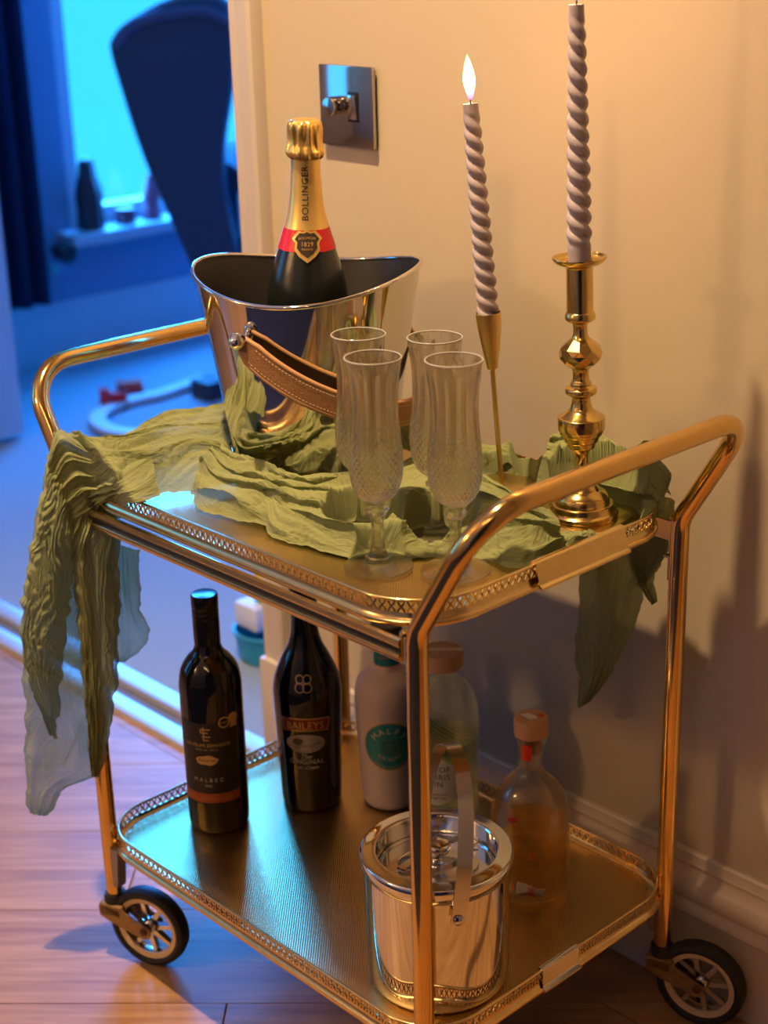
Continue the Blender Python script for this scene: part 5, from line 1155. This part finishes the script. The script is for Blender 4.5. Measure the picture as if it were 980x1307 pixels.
v, f = lathe([(0.030, -0.0), (0.030, 0.004), (0.021, 0.006)], 20); link('foot', mesh('foot', v, f, DGREY), t)
# dark socket knob with a teal glint painted as a coloured cap on the wall under the sill
q = onp(74, 320, np.array([BX0+0.02, 0, 0]), (1, 0, 0)); t = thing('radiator_valve', 'dark radiator valve below the left end of the window sill', 'valve', (BX0, q[1], q[2]))
v, f = lathe([(0.012, 0), (0.014, 0.03), (0.026, 0.035), (0.028, 0.075), (0.022, 0.082), (0, 0.084)], 20); link('valve_body', mesh('valve_body', v, f, DGREY), t, None, (0, pi/2, 0))
v, f = lathe([(0.014, 0), (0.014, 0.03), (0, 0.032)], 16); link('teal_glint', mesh('teal_glint', v, f, mat('teal glint colour', (0.15, 0.55, 0.55), 0.25)), t, (0.03, -0.035, -0.045), (0, pi/2, 0))
# toys on the carpet
def car(x, y, ang, label, cab):
    t = thing('toy_train_engine' if cab else 'toy_train_wagon', label, 'toy train', (x, y, -0.002), (0, 0, ang))
    boxobj('chassis', (-0.038, -0.016, 0.008), (0.038, 0.016, 0.022), REDT, t, 0.003)
    if cab:
        boxobj('cab', (-0.036, -0.016, 0.022), (-0.008, 0.016, 0.058), REDT, t, 0.004); v, f = lathe([(0.012, 0), (0.012, 0.04), (0.009, 0.044)], 16); link('boiler', mesh('boiler', v, f, REDT), t, (-0.008, 0, 0.034), (0, pi/2, 0))
        v, f = lathe([(0.005, 0), (0.007, 0.018)], 12); link('funnel', mesh('funnel', v, f, SOCKD), t, (0.022, 0, 0.044))
    else: boxobj('wagon_body', (-0.034, -0.017, 0.022), (0.034, 0.017, 0.044), mat('orange red toy plastic', (0.60, 0.06, 0.03), 0.4), t, 0.004)
    for a in (-0.024, 0.024):
        for b in (-0.019, 0.015): v, f = lathe([(0, 0), (0.009, 0), (0.009, 0.004), (0, 0.004)], 14); link('wheel', mesh('wheel', v, f, SOCKD), t, (a, b+0.004, 0.009), (pi/2, 0, 0))
car(-1.955, 1.345, 1.0, 'red toy train engine on the carpet by the pale track', True)
car(-2.02, 1.44, 1.15, 'red and orange toy wagon behind the toy engine', False)
tk = [onz(u, v_, 0.012) for u, v_ in ((262, 482), (235, 492), (205, 502), (170, 510), (140, 520), (124, 535), (140, 548), (175, 553), (215, 552), (245, 545))]
vv, f = tube([tuple(p) for p in catmull(tk, 8)], 1.0, prof=[(-0.006, -0.020), (-0.006, 0.020), (0.006, 0.020), (0.006, -0.020)], fixup=(0, 0, 1))
o0 = np.array([tk[3][0], tk[3][1], 0]); o = link('toy_track', mesh('toy_track', [tuple(np.array(p)-o0) for p in vv], f, WHTT, 40), None, o0); tag(o, 'pale curved toy train track lying on the carpet', 'toy track')
q = onz(266, 497, 0.02); t = thing('toy_box', 'small dark toy block beside the end of the toy track', 'toy', (q[0], q[1], -0.002)); boxobj('block', (-0.04, -0.03, 0), (0.04, 0.03, 0.05), DGREY, t, 0.005)
q = onz(328, 846, 0.0); TX, TY = q[0]-0.01, q[1]+0.035
t = thing('toy_tub', 'teal plastic tub just inside the doorway behind the architrave', 'tub', (TX, TY, -0.002))
v, f = lathe([(0.045, 0), (0.050, 0.004), (0.058, 0.050), (0.061, 0.052), (0.061, 0.056), (0.055, 0.056), (0.048, 0.006)], 28, cap1=True); link('tub', mesh('tub', v, f, TEALT), t)
for nm, m_, (a, b, c_), (lx, ly, lz), lb_ in (('toy_block', WHTT, (0.03, 0.03, 0.022), (-0.012, -0.008, 0.085), 'white toy piece lying in the teal tub'), ('toy_block', GRNT, (0.014, 0.018, 0.010), (0.0, 0.0, 0.119), 'green toy piece on top of the tub'), ('toy_block', YELT, (0.014, 0.014, 0.022), (-0.006, 0.004, 0.152), 'yellow toy piece topmost on the tub')):
    o = boxobj(nm, (-a, -b, -c_), (a, b, c_), m_, None, 0.006); o.location = (TX+lx, TY+ly, lz-0.006); tag(o, lb_, 'toy')
